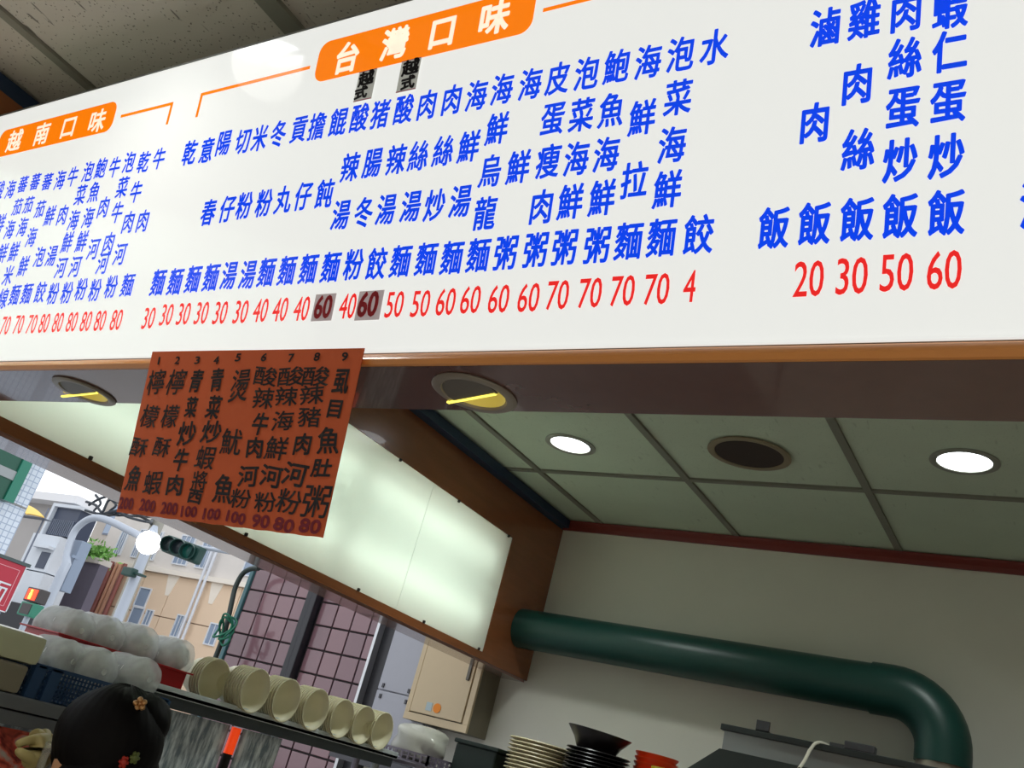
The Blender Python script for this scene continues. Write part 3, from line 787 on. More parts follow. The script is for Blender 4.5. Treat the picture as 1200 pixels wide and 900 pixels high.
bl = MB().lathe([(0.001, 0), (0.045, 0), (0.05, 0.006), (0.085, 0.05), (0.086, 0.055), (0.081, 0.054), (0.046, 0.01), (0.001, 0.007)], 36, Matrix.Translation((-1.24, 3.04, 0.0)) @ Matrix.Scale(0.82, 4)).build('orange_bowl', M_op, None, smooth=True)
for k in range(12):
    p = bl if k == 0 else dup(bl)
    p.location.z = EYE + 0.002 + 0.0155 * k
    tag(p, 'orange red bowl, %s, beside the black plates' % ORD[11 - k], 'bowl', 'orange bowls in the stack')
yb = MB().lathe([(0.001, 0), (0.03, 0), (0.034, 0.004), (0.060, 0.150), (0.062, 0.193), (0.058, 0.193), (0.05, 0.15), (0.028, 0.01), (0.001, 0.008)], 32, Matrix.Translation((-1.135, 2.90, 0.001)) @ Matrix.Scale(0.9, 4)).build('yellow_jug', mat('yellow_plastic', srgb(206, 178, 34), rough=0.4), None, smooth=True)
tag(yb, 'yellow plastic jug between the orange bowls and the hood', 'jug')

# ================================================================= SERVING SHELF WITH BOWLS
sh = empty('serving_shelf', (-2.27, 1.8, -0.03), 'long grey steel shelf in the opening carrying the red tray and cream bowls', 'shelf')
M_sh = mat('shelf_steel', srgb(150, 158, 160), rough=0.35, metal=0.3)
MB().box(-2.56, 0.55, -0.002, -2.0, 2.71, 0.006).build('shelf_board', M_sh, sh)
MB().box(-2.012, 0.55, -0.004, -2.0, 2.71, 0.018, bev=0.002).build('front_lip', mat('pale_steel_lip', srgb(206, 216, 218), rough=0.35), sh)
MB().box(-2.03, 0.55, -0.032, -2.016, 2.71, -0.002).box(-2.54, 0.55, -0.032, -2.53, 2.71, -0.002).build('rail', mat('dark_rail', srgb(70, 78, 82), rough=0.5), sh)
for y in (0.6, 2.67):
    for x in (-2.05, -2.52):
        MB().tube([(x, y, -EYE), (x, y, -0.03)], 0.014, 10).build('post', M_sh, sh)
bowl_prof = [(0.001, 0.0), (0.026, 0.0), (0.027, 0.006), (0.036, 0.012), (0.050, 0.040), (0.0565, 0.066), (0.0585, 0.068), (0.0555, 0.0685), (0.048, 0.042), (0.034, 0.016), (0.001, 0.011)]
M_bw = mat('cream_bowl', srgb(232, 226, 194), rough=0.45, noise=0.03)
proto = None
BWL = [(251, 797, -2.05, 5, 0.97, 3), (302, 803, -1.985, 8, 1.02, 6), (338, 815, -1.985, 8, 1.03, 5), (372, 827, -1.985, 8, 1.03, 4), (400, 846, -1.985, 8, 0.99, 4), (424, 857, -1.985, 8, 1.0, 4), (445, 868, -1.985, 8, 1.0, 4)]
for si, (mu, mv, mx_, nb, scl, tl_) in enumerate(BWL):
    tilt = math.radians(tl_)
    yy = at(mu, mv, 0, mx_).y
    for k in range(nb):
        R = Matrix.Rotation(tilt, 4, 'Z') @ Matrix.Rotation(PI / 2, 4, 'Y') @ Matrix.Scale(scl, 4)
        o = None
        if proto is None:
            b = MB().lathe(bowl_prof, 32)
            me = bpy.data.meshes.new('bowl'); b.bm.to_mesh(me); b.bm.free()
            for p in me.polygons: p.use_smooth = True
            me.materials.append(M_bw); proto = me
        o = bpy.data.objects.new('noodle_bowl', proto); COL.objects.link(o)
        ax = (R @ Vector((0, 0, 1))).normalized()
        mouth = Vector((mx_, yy, 0.0065 + 0.0585 * scl + 0.001))
        pos = mouth - ax * (0.068 * scl + 0.0088 * k)
        o.matrix_world = Matrix.Translation(pos + Vector((0, 0, EYE))) @ R
        place = ['first', 'second', 'third', 'fourth', 'fifth', 'sixth', 'seventh'][si]
        nx = ['beside the red tray', 'and largest', '', '', '', '', 'nearest the grey basket'][si]
        if k == 0: tag(o, ('cream noodle bowl at the open mouth of the %s stack from the red tray' % place), 'bowl', 'bowl stacks lying on the shelf')
        else: tag(o, ('cream noodle bowl, %s in the %s stack after the red tray' % (ORI[k], place)), 'bowl', 'nested bowls of the %s lying stack' % place)

# red tray
def tray(name, x0, x1, y0, y1, z0, z1, t, material, label, scallop=False, cat='tray', lip=0.012):
    o = empty(name, ((x0 + x1) / 2, (y0 + y1) / 2, z0), label, cat)
    b = MB().box(x0, y0, z0, x1, y1, z0 + t)
    b.build('base', material, o)
    w = MB()
    w.box(x0, y0, z0 + t, x0 + t, y1, z1).box(x1 - t, y0, z0 + t, x1, y1, z1).box(x0 + t, y0, z0 + t, x1 - t, y0 + t, z1).box(x0 + t, y1 - t, z0 + t, x1 - t, y1, z1)
    w.build('walls', material, o)
    r = MB().box(x0 - lip, y0 - lip, z1 - 0.004, x0 + t, y1 + lip, z1, bev=0.001).box(x1 - t, y0 - lip, z1 - 0.004, x1 + lip, y1 + lip, z1, bev=0.001).box(x0, y0 - lip, z1 - 0.004, x1, y0 + t, z1, bev=0.001).box(x0, y1 - t, z1 - 0.004, x1, y1 + lip, z1, bev=0.001)
    if scallop:
        y = y0 + 0.02
        while y < y1:
            pass; y += 0.03
    r.build('rim', material, o)
    return o
M_rtray = mat('red_plastic', srgb(176, 22, 28), rough=0.35)
tray('red_tray', -2.155, -2.02, 1.36, 1.752, 0.0065, 0.062, 0.004, M_rtray, 'bright red plastic tray of bagged white bowls behind the blue basket')

# front ledge with blue basket
lg = empty('steel_ledge', (-1.87, 0.9, -0.15), 'dark grey steel ledge in front of the shelf under the blue basket', 'ledge')
M_lg = mat('dark_ledge_steel', srgb(112, 116, 122), rough=0.45, metal=0.1)
MB().box(-1.992, 0.2, -0.10, -1.752, 1.53, -0.0745, bev=0.002).build('top_board', M_lg, lg)
MB().box(-1.985, 0.2, -0.128, -1.758, 1.53, -0.103, bev=0.002).build('lower_rail', M_lg, lg)
for y in (0.25, 1.49):
    MB().box(-1.98, y - 0.012, -EYE, -1.955, y + 0.012, -0.128).build('post', M_lg, lg)
def mesh_basket():
    o = empty('blue_basket', (-1.87, 1.2, -0.074), 'dark blue perforated plastic basket holding bagged white bowls', 'basket')
    M_b = mat('dark_blue_plastic', srgb(38, 72, 112), rough=0.45)
    x0, x1, y0, y1, z0, z1, t = -1.985, -1.765, 1.178, 1.50, -0.0742, -0.014, 0.003
    MB().box(x0, y0, z0, x1, y1, z0 + t).build('base', M_b, o)
    w = MB()
    def side(a, b_):
        A = Vector(a); B = Vector(b_); L = (B - A).length; n_ = int(L / 0.0085); d = (B - A).normalized(); pr = Vector((-d.y, d.x, 0)) * t
        for k in range(n_ + 1):
            p = A + d * (L * k / n_)
            q0 = p - d * 0.0016; q1 = p + d * 0.0016
            w.poly([(q0.x, q0.y, z0), (q1.x, q1.y, z0), (q1.x, q1.y, z1), (q0.x, q0.y, z1)], pr)
        nz = 7
        for k in range(nz + 1):
            z = lerp(z0, z1, k / nz) - 0.0014
            w.poly([(A.x, A.y, z), (B.x, B.y, z), (B.x, B.y, z + 0.003), (A.x, A.y, z + 0.003)], pr)
    side((x1, y0, 0), (x1, y1, 0)); side((x1, y1, 0), (x0, y1, 0)); side((x0, y1, 0), (x0, y0, 0)); side((x0, y0, 0), (x1, y0, 0))
    ws = w.build('perforated_sides', M_b, o)
    for x, y in ((x0, y0), (x1, y0), (x0, y1), (x1, y1), (x1, 1.215)):
        c = MB(); c.box(x - 0.008, y - 0.012, z0, x + 0.006, y + 0.012, z1 + 0.001)
        c.build('corner_rib', M_b, o)
    MB().box(x0 - 0.006, y0 - 0.006, z1 - 0.003, x0 + 0.004, y1 + 0.006, z1 + 0.004).box(x1 - 0.004, y0 - 0.006, z1 - 0.003, x1 + 0.006, y1 + 0.006, z1 + 0.004).box(x0, y0 - 0.006, z1 - 0.003, x1, y0 + 0.004, z1 + 0.004).box(x0, y1 - 0.004, z1 - 0.003, x1, y1 + 0.006, z1 + 0.004).build('rim', M_b, o)
mesh_basket()

# bagged white paper bowls: bag (film) + the bowls inside, each a thing
def film_mat():
    M = bpy.data.materials.new('thin_plastic_film'); M.use_nodes = True
    n = M.node_tree.nodes; l = M.node_tree.links; b = n['Principled BSDF']
    b.inputs['Base Color'].default_value = (0.86, 0.88, 0.87, 1); b.inputs['Roughness'].default_value = 0.28
    tb_ = n.new('ShaderNodeBsdfTransparent'); tb_.inputs[0].default_value = (0.97, 0.98, 0.97, 1)
    mx = n.new('ShaderNodeMixShader'); no = n.new('ShaderNodeTexNoise'); no.inputs['Scale'].default_value = 26; no.inputs['Detail'].default_value = 6
    tc = n.new('ShaderNodeTexCoord'); l.new(tc.outputs['Object'], no.inputs['Vector'])
    mr = n.new('ShaderNodeMapRange'); mr.inputs[3].default_value = 0.05; mr.inputs[4].default_value = 0.75; l.new(no.outputs['Fac'], mr.inputs[0])
    l.new(mr.outputs[0], mx.inputs[0]); l.new(tb_.outputs[0], mx.inputs[1]); l.new(b.outputs[0], mx.inputs[2])
    bp = n.new('ShaderNodeBump'); bp.inputs['Strength'].default_value = 0.7; bp.inputs['Distance'].default_value = 0.006; l.new(no.outputs['Fac'], bp.inputs['Height']); l.new(bp.outputs['Normal'], b.inputs['Normal'])
    tl2 = n.new('ShaderNodeBsdfTranslucent'); tl2.inputs[0].default_value = (0.9, 0.92, 0.92, 1); m2_ = n.new('ShaderNodeMixShader'); m2_.inputs[0].default_value = 0.5; l.new(b.outputs[0], m2_.inputs[1]); l.new(tl2.outputs[0], m2_.inputs[2]); l.new(m2_.outputs[0], mx.inputs[2])
    l.new(mx.outputs[0], n['Material Output'].inputs[0]); return M
M_film = film_mat()
M_wb = mat('white_paper_bowl', srgb(232, 234, 232), rough=0.5, trans=0.0)
wproto = None
def bag_stack(mouth, axis, r, nb, label, blabel, grp, pitch=0.014):
    """stack lying on its side: mouth centre, direction the mouths face"""
    global wproto
    if wproto is None:
        b = MB().lathe([(0.001, 0), (0.62, 0), (0.64, 0.05), (0.95, 0.72), (1.0, 0.73), (1.0, 0.78), (0.93, 0.76), (0.60, 0.08), (0.001, 0.06)], 36)
        me = bpy.data.meshes.new('white_bowl'); b.bm.to_mesh(me); b.bm.free()
        for p in me.polygons: p.use_smooth = True
        me.materials.append(M_wb); wproto = me
    ax = Vector(axis).normalized(); q = ax.to_track_quat('Z', 'Y').to_matrix().to_4x4()
    r0 = r * 0.95
    for k in range(nb):
        o = bpy.data.objects.new('white_bowl', wproto); COL.objects.link(o)
        o.matrix_world = Matrix.Translation(Vector(mouth) - ax * (0.004 + pitch * k) + Vector((0, 0, EYE))) @ q @ Matrix.Rotation(PI, 4, 'X') @ Matrix.Scale(r0, 4)
        tag(o, blabel.replace('white bowl', 'white bowl ' + ORI[k]), 'bowl', grp)
    L = pitch * (nb - 1) + 0.78 * r0
    rnd = random.Random(nb * 7 + int(r * 1e4)); ph = [rnd.uniform(0, 6) for _ in range(6)]
    b = MB()
    T = Matrix.Translation(Vector(mouth)) @ q
    def f(s, t):
        a = 2 * PI * s; z = lerp(-L - 0.02, 0.012, t)
        e = min(1, max(0.02, (1 - abs(2 * t - 1) ** 11)))
        kk = r * (1.0 + 0.02 * math.sin(5 * a + ph[0] + 9 * t) + 0.012 * math.sin(11 * a + ph[1] - 14 * t)) * (e ** 0.5) * lerp(1.03, 0.93, t)
        return T @ Vector((kk * math.cos(a), kk * math.sin(a), z))
    b.grid(f, 40, 22, close_u=True)
    tag(b.build('plastic_bag', M_film, None, smooth=True), label, 'bag', 'bags of white bowls')
def bg_at(px, py, X, ax, r, nb, pos, where, grp):
    bag_stack(at(px, py, 0, X), ax, r, nb, 'cloudy plastic bag of white bowls, %s %s' % (pos, where), 'white bowl in the bag %s %s' % (pos, where), grp)
A1 = (1.0, -0.02, 0.05)
bg_at(82, 775, -1.86, A1, 0.046, 6, 'at the left end of', 'the blue basket', 'bowls in the left bag of the blue basket')
bg_at(118, 787, -1.825, A1, 0.050, 7, 'in the middle of', 'the blue basket', 'bowls in the middle bag of the blue basket')
bg_at(171, 796, -1.83, A1, 0.048, 7, 'at the right end of', 'the blue basket', 'bowls in the right bag of the blue basket')
bg_at(92, 739, -2.05, A1, 0.050, 6, 'at the left end of', 'the red tray', 'bowls in the left bag of the red tray')
bg_at(128, 747, -2.05, A1, 0.052, 6, 'second from the left in', 'the red tray', 'bowls in the second bag of the red tray')
bg_at(168, 758, -2.05, A1, 0.054, 6, 'third from the left in', 'the red tray', 'bowls in the third bag of the red tray')
bg_at(213, 771, -2.05, A1, 0.049, 6, 'at the right end of', 'the red tray', 'bowls in the right bag of the red tray')
# cream wrapped pack at the left edge
wpk = empty('wrapped_pack', (-1.83, 0.95, -0.074), 'big pale green cream block wrapped in plastic at the left edge of the ledge', 'package')
M_pk = mat('pale_green_film', srgb(204, 208, 176), rough=0.3, noise=0.08, nscale=22, bump=0.5, coat=0.3)
M_pk2 = mat('grey_brown_film', srgb(140, 134, 116), rough=0.3, noise=0.08, nscale=20, bump=0.4, coat=0.3)
MB().box(-1.93, 0.55, -0.018, -1.757, 1.168, 0.038, bev=0.012).build('upper_stack', M_pk, wpk, smooth=True)
MB().box(-1.935, 0.55, -0.073, -1.752, 1.150, -0.020, bev=0.008).build('lower_stack', M_pk2, wpk, smooth=True)

# streaky translucent curtain sheet and orange stick below the shelf
MS = mat('streaked_plastic_sheet', srgb(126, 134, 138), rough=0.3)
n = MS.node_tree.nodes; l = MS.node_tree.links; bs = n['Principled BSDF']
tc = n.new('ShaderNodeTexCoord'); mp = n.new('ShaderNodeMapping'); mp.inputs['Scale'].default_value = (1, 6, 1.4)
no = n.new('ShaderNodeTexNoise'); no.inputs['Scale'].default_value = 9; no.inputs['Detail'].default_value = 6; no.inputs['Roughness'].default_value = 0.6
rp = n.new('ShaderNodeValToRGB'); rp.color_ramp.elements[0].position = 0.42; rp.color_ramp.elements[0].color = (*srgb(128, 142, 154), 1); rp.color_ramp.elements[1].position = 0.62; rp.color_ramp.elements[1].color = (*srgb(234, 242, 246), 1)
l.new(tc.outputs['Object'], mp.inputs[0]); l.new(mp.outputs[0], no.inputs['Vector']); l.new(no.outputs['Fac'], rp.inputs[0]); l.new(rp.outputs[0], bs.inputs['Base Color'])
def curtain(y0, y1, label):
    b = MB()
    for dx in (0, -0.002):
        b.grid(lambda s, t: (-2.043 + dx + 0.006 * math.sin(s * (y1 - y0) * 70) * (0.3 + t), lerp(y0, y1, s), lerp(-0.034, -0.75, t)), 60, 8)
    tag(b.build('plastic_curtain', MS, None, smooth=True), label, 'curtain', 'streaked plastic strips under the shelf')
curtain(1.30, 1.985, 'wide streaked grey plastic curtain hanging under the shelf behind the dark hair')
curtain(2.035, 2.20, 'narrow streaked grey plastic strip hanging under the shelf right of the orange stick')
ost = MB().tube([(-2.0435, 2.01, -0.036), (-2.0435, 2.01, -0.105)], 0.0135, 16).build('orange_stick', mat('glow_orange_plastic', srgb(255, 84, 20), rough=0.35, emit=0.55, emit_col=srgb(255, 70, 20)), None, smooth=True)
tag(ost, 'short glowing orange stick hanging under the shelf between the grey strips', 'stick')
MB().tube([(-2.0435, 2.01, -0.105), (-2.0435, 2.01, -0.5)], 0.012, 16).build('dark_handle', M_void, ost)

# counter below with food pictures
cn = empty('food_counter', (-1.87, 0.7, -EYE), 'dark food counter under the steel ledge at the lower left edge', 'counter')
MB().box(-1.95, 0.2, -EYE, -1.70, 1.38, -0.235, bev=0.004).build('body', mat('counter_steel', srgb(110, 110, 104), rough=0.4, metal=0.4), cn)
pb = MB()
pb.poly([(-1.76, 0.4, -0.226), (-1.76, 1.245, -0.226), (-1.775, 1.245, -0.134), (-1.775, 0.4, -0.138)], (-0.006, 0, 0))
MF = mat('food_photo_print', (0.6, 0.3, 0.2), rough=0.3)
n = MF.node_tree.nodes; l = MF.node_tree.links; bs = n['Principled BSDF']
tc = n.new('ShaderNodeTexCoord'); no = n.new('ShaderNodeTexNoise'); no.inputs['Scale'].default_value = 16; no.inputs['Distortion'].default_value = 2.5
rp = n.new('ShaderNodeValToRGB'); cr = rp.color_ramp
cr.elements[0].position = 0.35; cr.elements[0].color = (*srgb(120, 30, 26), 1); cr.elements[1].position = 0.7; cr.elements[1].color = (*srgb(200, 186, 176), 1)
e = cr.elements.new(0.5); e.color = (*srgb(226, 96, 74), 1)
l.new(tc.outputs['Object'], no.inputs['Vector']); l.new(no.outputs['Fac'], rp.inputs[0]); l.new(rp.outputs[0], bs.inputs['Base Color'])
tag(pb.build('food_picture', MF), 'red and white food picture board standing on the counter at the left edge', 'picture')
tag(MB().box(-1.73, 0.45, -0.234, -1.705, 1.07, -0.168, bev=0.006).build('green_box', mat('olive_green_card', srgb(150, 156, 86), rough=0.5, noise=0.1)), 'long olive green packet standing in front of the food picture', 'packet')
tag(MB().box(-1.69, 0.5, -0.30, -1.66, 0.985, -0.175, bev=0.003).build('white_menu_sheet', mat('white_card', srgb(206, 204, 190), rough=0.5)), 'white card with yellow print at the lower left corner', 'card')

# ================================================================= PERSON
def skin_obj(name, nodes, edges, material, parent, sub=2, root=0):
    bm = bmesh.new()
    vs = [bm.verts.new(Vector(n_[0])) for n_ in nodes]
    for a, b_ in edges: bm.edges.new((vs[a], vs[b_]))
    me = bpy.data.meshes.new(name)
    cen = Vector((sum(n_[0][0] for n_ in nodes) / len(nodes), sum(n_[0][1] for n_ in nodes) / len(nodes), min(n_[0][2] for n_ in nodes)))
    for v in bm.verts: v.co -= cen
    bm.to_mesh(me); bm.free()
    o = bpy.data.objects.new(name, me); COL.objects.link(o)
    md = o.modifiers.new('s', 'SKIN'); md.use_smooth_shade = True
    for i, n_ in enumerate(nodes):
        sv = me.skin_vertices[0].data[i]; r = n_[1]
        sv.radius = (r, r) if not isinstance(r, tuple) else r
        sv.use_root = (i == root)
    s_ = o.modifiers.new('u', 'SUBSURF'); s_.levels = sub; s_.render_levels = sub
    dg = bpy.context.evaluated_depsgraph_get()
    m2 = bpy.data.meshes.new_from_object(o.evaluated_get(dg))
    o.modifiers.clear(); o.data = m2
    m2.materials.clear(); m2.materials.append(material)
    for p in m2.polygons: p.use_smooth = True
    w = cen + Vector((0, 0, EYE))
    if parent: o.parent = parent; w = w - wloc(parent)
    o.location = w
    return o
HX, HY, HZ = -1.462, 1.153, -0.10       # head centre
M_skin = mat('skin', srgb(206, 158, 122), rough=0.5, noise=0.04)
M_shirt = mat('dark_shirt', srgb(44, 44, 56), rough=0.85, noise=0.1)
M_trou = mat('dark_trousers', srgb(34, 34, 40), rough=0.85)
M_hair = mat('black_hair', srgb(9, 7, 10), rough=0.6, noise=0.2, nscale=40, bump=0.3, spec=0.15)
pe = empty('person', (HX + 0.03, HY, -EYE), 'person with black pinned-up hair seen from behind, raising one hand by the counter', 'person')
bx_, by_ = HX + 0.05, HY
N = [((bx_, by_, -0.68), 0.135), ((bx_, by_, -0.52), 0.125), ((bx_ + 0.01, by_, -0.38), 0.14), ((bx_, by_, -0.29), 0.07), ((bx_ - 0.02, by_, -0.235), 0.052), ((HX + 0.012, HY, -0.17), 0.055), ((HX + 0.015, HY, -0.09), 0.068),
     # left arm (towards -Y), raised
     ((bx_ + 0.01, by_ - 0.17, -0.335), 0.055), ((bx_ - 0.04, by_ - 0.235, -0.56), 0.042), ((-1.625, 0.975, -0.33), 0.033), ((-1.66, 1.0, -0.235), 0.024),
     # right arm, lowered
     ((bx_ + 0.01, by_ + 0.17, -0.335), 0.055), ((bx_ - 0.03, by_ + 0.22, -0.60), 0.042), ((bx_ - 0.18, by_ + 0.17, -0.66), 0.03), ((bx_ - 0.23, by_ + 0.15, -0.66), 0.026),
     # legs
     ((bx_ + 0.01, by_ - 0.09, -0.84), 0.09), ((bx_, by_ - 0.1, -1.16), 0.06), ((bx_ + 0.01, by_ - 0.1, -1.52), 0.04), ((bx_ - 0.11, by_ - 0.11, -1.57), 0.03),
     ((bx_ + 0.01, by_ + 0.09, -0.84), 0.09), ((bx_, by_ + 0.1, -1.16), 0.06), ((bx_ + 0.01, by_ + 0.1, -1.52), 0.04), ((bx_ - 0.11, by_ + 0.11, -1.57), 0.03)]
E = [(0, 1), (1, 2), (2, 3), (3, 4), (4, 5), (5, 6), (2, 7), (7, 8), (8, 9), (9, 10), (2, 11), (11, 12), (12, 13), (13, 14), (0, 15), (15, 16), (16, 17), (17, 18), (0, 19), (19, 20), (20, 21), (21, 22)]
skin_obj('body', N, E, M_skin, pe, 2, 0)
# face relief: nose, ear, jaw
f_ = MB()
blob('face', (HX - 0.004, HY + 0.004, -0.122), (0.076, 0.066, 0.096), M_skin, pe, 1, 0.0, 20)
blob('nose', (HX - 0.083, HY + 0.004, -0.125), (0.016, 0.011, 0.02), M_skin, pe, 2, 0.0, 12)
for s in (-1, 1):
    blob('ear', (HX + 0.004, HY + s * 0.072, -0.145), (0.017, 0.008, 0.03), M_skin, pe, 4, 0.05, 14)
    blob('eye', (HX - 0.070, HY + s * 0.03, -0.105), (0.009, 0.013, 0.008), mat('eye_white', (0.7, 0.7, 0.68)), pe, 5, 0, 12)
blob('mouth', (HX - 0.070, HY + 0.004, -0.17), (0.01, 0.022, 0.006), mat('lips', srgb(160, 80, 74)), pe, 6, 0, 12)
# clothing shells
N2 = [((bx_, by_, -0.70), 0.15), ((bx_, by_, -0.52), 0.137), ((bx_ + 0.01, by_, -0.38), 0.15), ((bx_, by_, -0.285), 0.08), ((bx_ + 0.01, by_ - 0.17, -0.335), 0.068), ((bx_ - 0.03, by_ - 0.22, -0.5), 0.056), ((bx_ + 0.01, by_ + 0.17, -0.335), 0.068), ((bx_ - 0.02, by_ + 0.215, -0.52), 0.056)]
skin_obj('shirt', N2, [(0, 1), (1, 2), (2, 3), (2, 4), (4, 5), (2, 6), (6, 7)], M_shirt, pe, 2, 0)
N3 = [((bx_, by_, -0.74), 0.148)] + [(N[i][0], N[i][1] + 0.014) for i in (15, 16, 17, 19, 20, 21)]
skin_obj('trousers', N3, [(0, 1), (1, 2), (2, 3), (0, 4), (4, 5), (5, 6)], M_trou, pe, 2, 0)
for s in (-1, 1):
    MB().box(bx_ - 0.19, by_ + s * 0.105 - 0.045, -EYE + 0.001, bx_ + 0.06, by_ + s * 0.105 + 0.045, -EYE + 0.075, bev=0.025).build('shoe', M_void, pe, smooth=True)
# hair: strand-ridged mass swept up to a bun
def hair_f(c, r, ridges, seed, cut=None):
    def f(s, t):
        a = 2 * PI * s; e = -PI / 2 + PI * min(max(t, 0.003), 0.997)
        k = 1 + 0.006 * math.sin(ridges * a + 4 * t * PI + seed) + 0.02 * math.sin(3 * a + 5 * e + seed)
        return Vector((c[0] + r[0] * k * math.cos(a) * math.cos(e), c[1] + r[1] * k * math.sin(a) * math.cos(e), c[2] + r[2] * k * math.sin(e)))
    return f
hb = MB(); hb.grid(hair_f((HX + 0.010, HY - 0.002, -0.098), (0.092, 0.090, 0.094), 30, 0.3), 90, 28, close_u=True)
hb.grid(hair_f((HX + 0.028, HY + 0.008, -0.165), (0.082, 0.090, 0.09), 24, 2.0), 70, 20, close_u=True)
hr = hb.build('hair', M_hair, pe, smooth=True)
bn = MB(); bn.grid(hair_f((HX + 0.030, HY + 0.026, -0.052), (0.054, 0.054, 0.046), 20, 1.0), 60, 20, close_u=True)
bn.build('hair_bun', M_hair, hr, smooth=True)
def clip(u, v, dist, material, name, kind, lab, sc=1.0):
    r = ray(u, v).normalized() * dist
    b = MB()
    if kind == 'flower':
        fw = -ray(u, v).normalized(); sx = fw.cross(Vector((0, 0, 1))).normalized(); sy = sx.cross(fw)
        for k in range(5):
            a = 2 * PI * k / 5; c = r + (sx * math.cos(a) + sy * math.sin(a)) * 0.008 * sc
            M_ = Matrix.Translation(c) @ Matrix.Diagonal((0.0055 * sc, 0.0055 * sc, 0.0055 * sc, 1))
            bmesh.ops.create_icosphere(b.bm, subdivisions=2, radius=1, matrix=M_)
        bmesh.ops.create_icosphere(b.bm, subdivisions=1, radius=0.004 * sc, matrix=Matrix.Translation(r))
    else:
        bmesh.ops.create_icosphere(b.bm, subdivisions=2, radius=0.0085 * sc, matrix=Matrix.Translation(r))
        for k in range(6):
            a = 2 * PI * k / 6
            bmesh.ops.create_icosphere(b.bm, subdivisions=1, radius=0.0045 * sc, matrix=Matrix.Translation(r + Vector((0.3 * math.cos(a), 0.7 * math.cos(a), math.sin(a))) * 0.009 * sc))
    o = b.build(name, material, hr, smooth=True); o['label'] = lab
CLIPS = True
clip(164, 825, 1.79, mat('gold_clip', srgb(206, 160, 110), rough=0.3, metal=0.7), 'hair_clip', 'flower', 'gold flower hair clip', 0.9)
clip(145, 893, 1.775, mat('red_clip', srgb(190, 50, 36), rough=0.4), 'hair_clip', 'bead', 'red beaded hair clip', 0.8)
clip(158, 888, 1.775, mat('green_clip', srgb(96, 110, 50), rough=0.4), 'hair_clip', 'bead', 'green beaded hair clip', 0.8)
# clear mouth shield
ms = MB()
for dr in (0.0, 0.0015):
    ms.grid(lambda s, t: (HX - 0.02 - (0.078 + dr + 0.006 * t) * math.cos((s - 0.5) * PI * 0.95), HY + (0.076 + dr) * math.sin((s - 0.5) * PI * 0.95), lerp(-0.205, -0.125, t)), 24, 4)
MV = bpy.data.materials.new('clear_visor'); MV.use_nodes = True
n = MV.node_tree.nodes; l = MV.node_tree.links
tb_ = n.new('ShaderNodeBsdfTransparent'); mx = n.new('ShaderNodeMixShader'); mx.inputs[0].default_value = 0.35
n['Principled BSDF'].inputs['Base Color'].default_value = (0.55, 0.56, 0.5, 1); n['Principled BSDF'].inputs['Roughness'].default_value = 0.1
l.new(tb_.outputs[0], mx.inputs[1]); l.new(n['Principled BSDF'].outputs[0], mx.inputs[2]); l.new(mx.outputs[0], n['Material Output'].inputs[0])
mso = ms.build('mouth_shield', MV, pe, smooth=True); mso['label'] = 'clear plastic mouth shield'
# raised hand, thumb and forefinger nearly touching, in a thin glove
M_glove = mat('glow_tinted_thin_glove', srgb(186, 172, 116), rough=0.4, noise=0.08, nscale=30)  # yellow cast of the warm glow put into the glove colour
def HP(u, v, d): return tuple(ray(u, v).normalized() * d)
D0 = 1.93
hn = [(HP(44, 902, D0 + 0.01), 0.022), (HP(46, 885, D0), 0.025), (HP(49, 872, D0), 0.021),
      # forefinger: up over to the left
      (HP(42, 866, D0 - 0.005), 0.0105), (HP(31, 868, D0 - 0.015), 0.0085), (HP(18, 873, D0 - 0.02), 0.0065),
      # thumb
      (HP(36, 888, D0 - 0.02), 0.011), (HP(26, 884, D0 - 0.03), 0.009), (HP(18, 877, D0 - 0.03), 0.0070),
      # middle, ring, little fingers curled behind
      (HP(50, 864, D0 + 0.015), 0.0095), (HP(44, 858, D0 + 0.03), 0.0085), (HP(36, 862, D0 + 0.045), 0.007),
      (HP(56, 866, D0 + 0.03), 0.0095), (HP(54, 858, D0 + 0.05), 0.008), (HP(47, 860, D0 + 0.065), 0.007),
      (HP(59, 872, D0 + 0.04), 0.0085), (HP(60, 864, D0 + 0.06), 0.0075), (HP(55, 863, D0 + 0.075), 0.006)]
skin_obj('gloved_hand', hn, [(0, 1), (1, 2), (2, 3), (3, 4), (4, 5), (1, 6), (6, 7), (7, 8), (2, 9), (9, 10), (10, 11), (2, 12), (12, 13), (13, 14), (2, 15), (15, 16), (16, 17)], M_glove, pe, 2, 1)

# ================================================================= CABLE AND HOSE AT THE TILED CORNER
pts = [at(u, v, 1, 3.36) for u, v in ((303, 666), (293, 667), (284, 673), (276, 688), (272, 704), (268, 722), (262, 745), (252, 772))]
hz = MB().tube(smooth_path(pts, 6), 0.013, 12).build('black_cable', mat('black_green_rubber', srgb(40, 54, 50), rough=0.4), None, smooth=True)
tag(hz, 'thick dark cable curving down beside the mauve tiled corner', 'cable')
c0 = at(265, 737, 1, 3.33)
b = MB()
for k, (rr, dx, dz, tl) in enumerate(((0.060, 0, 0, 0.1), (0.052, 0.008, -0.004, -0.25), (0.056, -0.004, 0.006, 0.35))):
    b.tube([(c0.x + dx + rr * 0.75 * math.cos(a) , c0.y + 0.02 * math.sin(a * 2 + k) - 0.012 * k, c0.z + dz + rr * math.sin(a) + tl * rr * math.cos(a)) for a in [2 * PI * i / 28 for i in range(29)]], 0.0055, 8)
b.tube(smooth_path([(c0.x - 0.01, c0.y - 0.01, c0.z - 0.05), (c0.x + 0.03, c0.y - 0.01, c0.z - 0.08), (c0.x + 0.05, c0.y, c0.z - 0.05), (c0.x + 0.03, c0.y, c0.z)], 5), 0.0055, 8)
